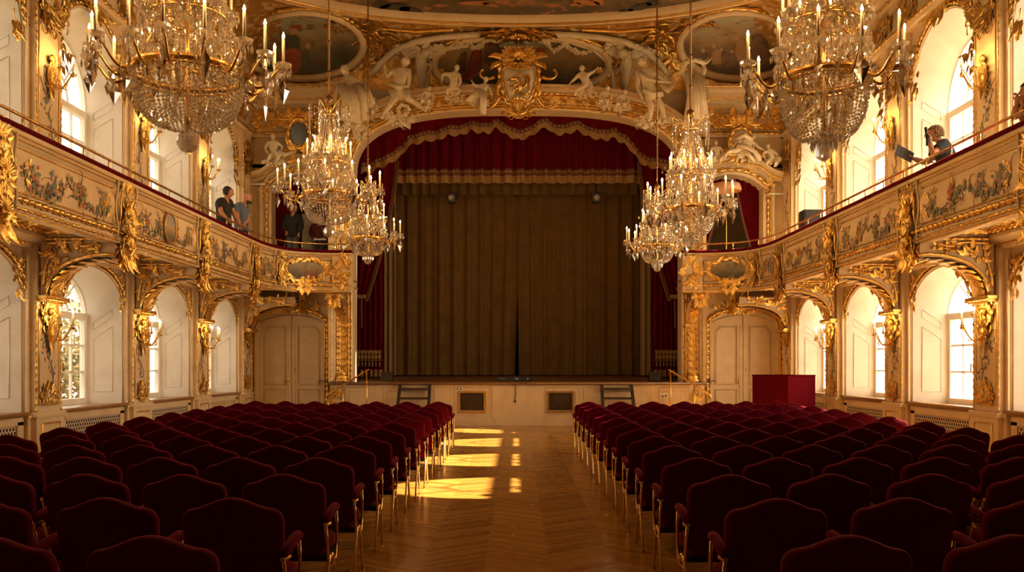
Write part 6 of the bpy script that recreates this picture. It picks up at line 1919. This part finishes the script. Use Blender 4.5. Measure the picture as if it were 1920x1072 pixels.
# two men at the left rail
def standing(px_head, yh, Y, sc, face, handpx, X, dx=0):
    """joints of a man leaning slightly over the rail; sc is pixels per metre"""
    return None
Y1 = 19.75; k = FPX / Y1; fl = VY - (ZF - EYE) * k
x = 419
J1 = dict(head=(429, 361), neck=(423, 373), chest=(419, 388), waist=(419, 404), pelvis=(420, 421), shL=(410, 381, Y1 - .16), elL=(415, 399, Y1 - .26), wrL=(426, 410, Y1 - .2), shR=(430, 380, Y1 + .16), elR=(437, 398, Y1 + .2), wrR=(442, 411, Y1 + .1),
          hipL=(418, 426, Y1 - .09), knL=(419, 462, Y1 - .1), anL=(418, fl - 6, Y1 - .1), toL=(427, fl - 2, Y1 - .12), hipR=(424, 426, Y1 + .09), knR=(426, 462, Y1 + .1), anR=(424, fl - 6, Y1 + .1), toR=(433, fl - 2, Y1 + .1))
b1 = atY(420, fl, Y1); b1.z = ZF
person(J1, Y1, 'person in a black t-shirt with dark curly hair, hand on the left gallery rail', (1, -.15, -.22), SHIRTK, JEANS, HAIRD, .15, GP_, base=b1)
Y2 = 20.7; k = FPX / Y2; fl = VY - (ZF - EYE) * k
J2 = dict(head=(464, 371), neck=(457, 382), chest=(452, 396), waist=(452, 411), pelvis=(453, 428), shL=(444, 389, Y2 - .16), elL=(445, 407, Y2 - .26), wrL=(450, 420, Y2 - .25), shR=(462, 389, Y2 + .15), elR=(465, 407, Y2 + .15), wrR=(458, 421, Y2 - .1),
          hipL=(451, 433, Y2 - .09), knL=(453, 466, Y2 - .1), anL=(452, fl - 6, Y2 - .1), toL=(461, fl - 2, Y2 - .12), hipR=(456, 433, Y2 + .09), knR=(459, 466, Y2 + .1), anR=(457, fl - 6, Y2 + .1), toR=(466, fl - 2, Y2 + .1))
b2 = atY(453, fl, Y2); b2.z = ZF
person(J2, Y2, 'bald bearded person in a blue grey shirt looking down, at the left gallery rail', (1, -.35, -.45), SHIRTB, JEANS, None, 0, GP_, beard=True, base=b2)
# in the left box
Y3 = 24.9; k = FPX / Y3; zf = 4.25; fl = VY - (zf - EYE) * k
J3 = dict(head=(551, 391), neck=(550, 402), chest=(549, 414), waist=(549, 425), pelvis=(549, 437), shL=(537, 408), elL=(533, 423), wrL=(537, 435, Y3 - .15), shR=(562, 408), elR=(565, 424), wrR=(561, 437, Y3 - .1),
          hipL=(545, 441), knL=(544, 472), anL=(543, fl - 6), toL=(542, fl - 2, Y3 - .15), hipR=(554, 441), knR=(556, 472), anR=(556, fl - 6), toR=(557, fl - 2, Y3 - .15))
b3 = atY(549, fl, Y3); b3.z = zf
person(J3, Y3, 'person in a dark jacket and grey trousers standing in the left gallery box', (.2, -1, -.2), SHIRTK, TROUS, HAIRD, .1, GP_, base=b3, sleeve=2)
Y4 = 25.2; k = FPX / Y4; fl = VY - (zf - EYE) * k
J4 = dict(head=(600, 410), neck=(599, 420), chest=(598, 431), waist=(598, 441), pelvis=(598, 452), shL=(587, 426), elL=(584, 438), wrL=(590, 447, Y4 - .2), shR=(609, 426), elR=(613, 438), wrR=(607, 447, Y4 - .2),
          hipL=(594, 455), knL=(593, 458, Y4 - .42), anL=(592, fl - 6, Y4 - .42), toL=(592, fl - 2, Y4 - .55), hipR=(602, 455), knR=(604, 458, Y4 - .42), anR=(604, fl - 6, Y4 - .42), toR=(604, fl - 2, Y4 - .55))
b4 = atY(598, fl, Y4); b4.z = zf
person(J4, Y4, 'seated person in maroon with a white cloth on the lap, in the left gallery box', (-.5, -1, -.3), MAROON, JEANS, HAIRD, .1, GP_, base=b4, sleeve=2)
# the photographer at the right rail
Y5 = 13.6; k = FPX / Y5; fl = VY - (ZF - EYE) * k
J5 = dict(head=(1753, 251), neck=(1762, 267), chest=(1772, 288), waist=(1778, 312), pelvis=(1784, 336), shL=(1766, 274, Y5 + .17), elL=(1738, 306, Y5 + .15), wrL=(1712, 297, Y5 + .1), shR=(1770, 274, Y5 - .17), elR=(1748, 287, Y5 - .25), wrR=(1744, 266, Y5 - .14),
          hipL=(1782, 343, Y5 + .09), knL=(1774, 395, Y5 + .1), anL=(1784, fl - 8, Y5 + .1), toL=(1770, fl - 3, Y5 + .12), hipR=(1785, 343, Y5 - .09), knR=(1777, 395, Y5 - .1), anR=(1787, fl - 8, Y5 - .1), toR=(1773, fl - 3, Y5 - .1))
b5 = atY(1784, fl, Y5); b5.z = ZF
person(J5, Y5, 'person in a navy t-shirt with fair hair photographing over the right gallery rail', (-1, .1, -.05), SHIRTN, JEANS, HAIRB, .15, GP_, base=b5)
cm = empty('camera_body', atY(1741, 262, Y5 - .12)); tag(cm, 'black camera held upright to the face of the person at the right rail', 'camera')
b = MB(); b.box((0, 0, -.01), (.05, .075, .15)); b.tube([(-.02, 0, .02), (-.045, 0, .19)], .022, 8); b.build('camera_shell', BLACK, cm)
b = MB(); b.tube([(0, -.03, -.08), (-.005, -.03, -.2), (.03, -.02, -.34), (.10, -.02, -.36)], .009, 5); b.build('strap', BLACK, cm)
tb = empty('tablet', atY(1696, 288, Y5 + .06)); tag(tb, 'black tablet held out over the right gallery rail', 'tablet')
b = MB(); b.box((0, 0, 0), (.28, .20, .014), 0, Matrix.Rotation(.50, 3, 'Y') @ Matrix.Rotation(1.15, 3, 'X')); b.build('tablet_slab', BLACK, tb)
# someone leaning on the near end of the right rail
Y6 = 11.35; k = FPX / Y6; fl = VY - (ZF - EYE) * k
J6 = dict(head=(1930, 170), neck=(1936, 190), chest=(1944, 214), waist=(1950, 242), pelvis=(1954, 270), shL=(1926, 196, Y6 + .17), elL=(1900, 222, Y6 + .1), wrL=(1906, 196, Y6 + .02), shR=(1940, 198, Y6 - .17), elR=(1914, 226, Y6 - .2), wrR=(1918, 198, Y6 - .1),
          hipL=(1952, 276, Y6 + .09), knL=(1944, 320, Y6 + .1), anL=(1954, fl - 9, Y6 + .1), toL=(1940, fl - 3, Y6 + .1), hipR=(1955, 276, Y6 - .09), knR=(1948, 320, Y6 - .1), anR=(1958, fl - 9, Y6 - .1), toR=(1944, fl - 3, Y6 - .1))
b6 = atY(1954, fl, Y6); b6.z = ZF
person(J6, Y6, 'person with bare arms folded on the right gallery rail, nearest the viewer', (-1, .3, -.1), SHIRTK, JEANS, HAIRD, .4, GP_, base=b6)
# ------------------------------------------------------------------ smaller things about the stage and galleries
def thing(name, p, label, cat, group=None, rz=0.):
    return tag(empty(name, p, rz), label, cat, group)
# loudspeaker on the right gallery
sp = thing('loudspeaker', (6.78, 20.55, ZF), 'black loudspeaker box standing behind the right gallery rail', 'loudspeaker')
b = MB(); b.box((0, 0, 1.05), (.42, .40, .62)); b.build('cabinet', BLACK, sp)
b = MB(); b.box((-.0, -.205, 1.05), (.36, .02, .54)); b.box((-.215, 0, 1.05), (.02, .34, .54)); b.build('grille', BLACKM, sp)
b = MB(); b.tube([(0, 0, 0), (0, 0, .75)], .03, 8); b.box((0, 0, .02), (.4, .4, .03)); b.build('stand', BLACKM, sp)
# floor lamp in the right box
p = atY(1362, 470, 24.2); p.z = ZF
fl = thing('floor_lamp', p, 'floor lamp with a wide flat peach shade and thin brass pole, right gallery box', 'lamp')
zs = EYE + (VY - 352) * 24.2 / FPX - ZF
b = MB(); b.lathe([(.0, .02), (.20, .02), (.20, 0)], 16); b.tube([(0, 0, 0), (0, 0, zs)], .014, 6); b.build('pole', BRASS, fl)
b = MB(); b.lathe([(.39, zs - .10), (.40, zs - .02), (.36, zs + .10), (.10, zs + .16)], 24); b.lathe([(.385, zs - .10), (.36, zs + .08), (.10, zs + .14)], 24)
b.build('lamp_shade', mat('peach_fabric', (.62, .34, .18), .8), fl)
# red drapes inside the boxes
for s in (-1, 1):
    for i, (x0, x1, nm) in enumerate(((6.78, 6.42, 'outer'), (5.45, 5.08, 'inner'))):
        b = MB(); rows = []
        for k in range(13):
            t = k / 12; q = 1 - .55 * math.exp(-((t - .72) / .16) ** 2)
            a0 = x0 if i == 0 else x1; a1 = x1 if i == 0 else x0; w = (a1 - a0) * (1 + 1.2 * max(0, (.5 - t)) * 1.4)
            rows.append([Vector((s * (a0 + w * q * j / 16), YD + .33 + .04 * math.sin(j * 1.6), 6.86 - (6.86 - ZF) * t)) for j in range(17)])
        b.grid(rows)
        o = b.build('box_drape', VELVETD); tag(o, 'red drape tied back at the %s jamb of the %s gallery box' % (nm, 'left' if s < 0 else 'right'), 'drape', 'red drapes of the gallery boxes')
        b = MB(); b.box((s * (x0 + (x1 - x0) * .22), YD + .29, 4.68), (.24, .1, .10)); b.build('tie_band', FRINGE, o)
        b = MB(); b.grid([[r[-1] + Vector((0, -.02, 0)), r[-1] + Vector((-s * .06 if i == 0 else s * .06, -.02, 0))] for r in rows]); b.build('braid', GALLOON, o)
b = MB(); b.box(((594 - VX) * 25.9 / FPX, 25.9, 5.0), (.85, .05, 2.0)); tag(b.build('lit_wall_panel', PAPER), 'pale panel standing in for lit wall at the back of the left gallery box', 'screen')  # pale panel added in place of a brightly lit wall
for s in (-1, 1):
    b = MB(); zb = 4.02; b.box((s * BOX_C, 26.1, zb), (2.55, 2.5, .42)); struct(b.build('floor_box_%s' % ('left' if s < 0 else 'right'), DWOOD))
# white cloth on the lap
wc = MB(); c = atY(602, 452, 24.95); wc.grid([[c + Vector((.16 * (a - 3) / 3 , -.14 + .05 * b_, .07 - .02 * b_ * (b_ > 3) + .015 * math.sin(a * 2 + b_))) for a in range(7)] for b_ in range(5)]); wc.box(c + Vector((0, -.05, .03)), (.34, .22, .04)); tag(wc.build('white_cloth', PAPER), 'folded white cloth on the lap of the seated box visitor', 'cloth')
# wall tubes
for s in (-1, 1):
    p = atY(455 if s < 0 else 1484, 345 if s < 0 else 363, 24.3); p.x = s * 7.1
    w = thing('wall_lamp', p, 'short white wall tube beside the %s gallery box' % ('left' if s < 0 else 'right'), 'wall lamp', 'white wall tubes')
    b = MB(); b.tube([(-.22, 0, 0), (.22, 0, 0)], .028, 8); b.build('tube', PAPER, w); b = MB(); b.tube([(0, 0, 0), (0, .3, 0)], .014, 6); b.build('holder', BLACKM, w)
# spotlights on the border
for s, px in ((-1, 847), (1, 1118)):
    p = atY(px, 372, 26.0)
    w = thing('spotlight', p, 'small black spotlight hung below the stage valance, %s of the curtain slit' % ('left' if s < 0 else 'right'), 'spotlight', 'stage spotlights')
    b = MB(); b.box((0, 0, 0), (.26, .22, .26)); b.build('housing', BLACK, w); b = MB(); b.lathe([(.0, .0), (.075, .0), (.085, .03), (.085, -.02)], 14, 0, Matrix.Translation((0, -.12, 0)) @ Matrix.Rotation(PI / 2, 4, 'X')); b.build('lens', mat('lens_%d' % s, (.30, .26, .20), .15), w)
    b = MB(); b.tube([(-.15, 0, -.02), (-.15, 0, .17), (.15, 0, .17), (.15, 0, -.02)], .012, 5); b.tube([(0, 0, .17), (0, 0, .55)], .014, 5); b.build('yoke', BLACKM, w)
# black unit at the stage edge, wedges, cable
p = atY(967, 712, 23.72); p.z = 1.152
w = thing('control_unit', p, 'low black equipment unit at the middle of the stage edge', 'equipment')
b = MB(); b.box((0, .05, .075), (.98, .22, .13)); b.build('case', BLACK, w)
b = MB(); b.box((-.36, -.065, .08), (.2, .012, .06)); b.build('display', mat('display_grey', (.10, .07, .05), .3), w); b = MB()
for x in (.0, .05, .32): b.ball((x, -.065, .08), .02, 0, 6, 4)
b.build('knob', PAPER, w)
for s, px in ((-1, 724), (1, 1229)):
    p = atY(px, 709, 24.4); p.z = 1.17
    w = thing('stage_monitor', p, 'small black wedge monitor on the stage floor, %s end' % ('left' if s < 0 else 'right'), 'loudspeaker', 'stage monitors')
    b = MB(); b.add([(-.16, 0, 0), (.16, 0, 0), (.16, .3, 0), (-.16, .3, 0), (-.16, .08, .24), (.16, .08, .24), (.16, .24, .24), (-.16, .24, .24)], [(0, 1, 5, 4), (1, 2, 6, 5), (2, 3, 7, 6), (3, 0, 4, 7), (4, 5, 6, 7), (3, 2, 1, 0)], 0, False); b.build('cabinet', BLACK, w)
    b = MB(); b.add([(-.13, .012, .04), (.13, .012, .04), (.13, .066, .21), (-.13, .066, .21)], [(0, 1, 2, 3)], 0, False); b.build('grille', BLACKM, w)
b = MB(); x = (966 - VX) * 23.4 / FPX; b.tube([(x, 23.5, 1.17), (x, 23.41, 1.13), (x + .005, 23.455, .9), (x - .005, 23.455, .66)], .010, 5); b.ball((x - .005, 23.45, .64), .03, 0, 8, 6)
tag(b.build('hanging_cable', BLACK), 'black cable hanging down the middle of the stage front', 'cable')
# movable steps
for s, px in ((-1, 777), (1, 1157)):
    p = atY(px, 797, 23.3); p.z = 0
    w = thing('stage_steps', p, 'dark wooden open steps leaning at the stage front, %s of the aisle' % ('left' if s < 0 else 'right'), 'steps', 'movable stage steps')
    for q in (-1, 1):
        b = MB(); b.add([(q * .41 - .04, -.75, 0), (q * .41 + .04, -.75, 0), (q * .41 + .04, -.60, 0), (q * .41 - .04, -.60, 0), (q * .39 - .04, .12, 1.10), (q * .39 + .04, .12, 1.10), (q * .39 + .04, .17, 1.10), (q * .39 - .04, .17, 1.10)], [(0, 1, 5, 4), (1, 2, 6, 5), (2, 3, 7, 6), (3, 0, 4, 7), (4, 5, 6, 7)], 0, False); b.build('stringer', LADDER, w)
    for i, z in enumerate((.25, .49, .73, .97)):
        b = MB(); b.box((0, -.60 + z * .68, z), (.80, .17, .055)); b.build('tread', LADDER, w)
# brass stage handrails
for s in (-1, 1):
    mx = lambda px: px if s < 0 else 2 * 972.5 - px
    w = thing('stage_handrail', atY(mx(687), 797, 23.3), 'sloping brass handrail at the %s stage steps' % ('left' if s < 0 else 'right'), 'handrail', 'brass stage handrails')
    w.location.z = 0; o = w.location
    a = atY(mx(690), 693, 23.3) - o; e = atY(mx(614), 740, 23.1) - o
    b = MB(); b.tube([a + Vector((s * -.03, 0, .0)), a, e, e + Vector((s * .05, 0, -.08))], .022, 8); b.build('rail', BRASS, w)
    for q in (0.03, .62, .97):
        t = a.lerp(e, q); b = MB(); b.tube([(t.x, t.y, 0), t], .018, 8); b.build('post', BRASS, w)
# red cloth booth right of the seats
p = atX(1470, 740, 6.2); p = Vector(((1474 - VX) * 20.2 / FPX, 20.2, 0))
w = thing('red_booth', p, 'dark red cloth covered booth standing before the lower right door', 'booth')
b = MB(); b.add([(-.62, .55, 0), (0, -.15, 0), (.78, .35, 0), (.15, 1.05, 0), (-.62, .55, 1.36), (0, -.15, 1.36), (.78, .35, 1.36), (.15, 1.05, 1.36)], [(0, 1, 5, 4), (1, 2, 6, 5), (2, 3, 7, 6), (3, 0, 4, 7)], 0, False)
b.add([(-.62, .55, 1.3), (0, -.15, 1.3), (.78, .35, 1.3), (.15, 1.05, 1.3)], [(0, 1, 2, 3)], 0, False); b.build('cloth_panels', BOXRED, w)
b = MB(); b.tube([(-.62, .55, 1.36), (0, -.15, 1.36), (.78, .35, 1.36), (.15, 1.05, 1.36)], .016, 5, closed=True); b.build('top_hem', BOXRED, w)
# trees outside the left windows
for i, (x, y, h) in enumerate(((-13.0, 24.5, 2.7), (-14.5, 29.5, 4.6))):
    t = thing('garden_tree', (x, y, -.4), ('round tan leaved tree seen through the nearest lower left window', 'tall tan leaved tree outside, behind the second lower left window')[i], 'tree', 'trees outside')
    b = MB(); b.tube([(0, 0, 0), (.05, 0, h * .5), (0, .05, h * .8)], [.14, .10, .05], 7); b.build('trunk', DWOOD, t)
    b = MB(); rr = random.Random(i)
    for k in range(1500):
        v = Vector((rr.gauss(0, 1), rr.gauss(0, 1), rr.gauss(0, 1))).normalized() * rr.random() ** .4
        c = Vector((v.x * h * .42, v.y * h * .42, h * .66 + v.z * h * .36)); d = Vector((rr.gauss(0, 1), rr.gauss(0, 1), rr.gauss(0, 1))).normalized() * .09; e = d.orthogonal().normalized() * .05
        b.add([c - d, c + e, c + d, c - e], [(0, 1, 2, 3)], 0, False)
    o = b.build('foliage', mat('tan_foliage_%d' % i, (.30, .22, .07), .7, noise=((.16, .15, .05), 3., .4, .6)), t)
b = MB(); b.box((0, 14, -.55), (120, 90, .3)); struct(b.build('ground', mat('ground_gravel', (.36, .32, .25), .9)))

# red cover thrown over a chair of the right block
b = MB(); rows = []; rr = random.Random(2)
for i in range(17):
    t = -1 + 2 * i / 16; row = []
    for j in range(15):
        u = -1 + 2 * j / 14
        z = .955 - .30 * max(0, abs(t) - .16) ** 1.2 - .10 * abs(u) ** 3
        row.append(Vector((4.33 + u * (.31 + .03 * math.sin(t * 5)), 14.53 + .05 * 1 + t * .16 + .02 * math.sin(u * 7 + t * 3), z + .022 * math.sin(u * 9 + t * 4) + .016 * math.sin(u * 15 - t * 8))))
    rows.append(row)
b.grid(rows); tag(b.build('red_cover', VELVET), 'crumpled red cover thrown over a chair back, near the red booth', 'cloth')
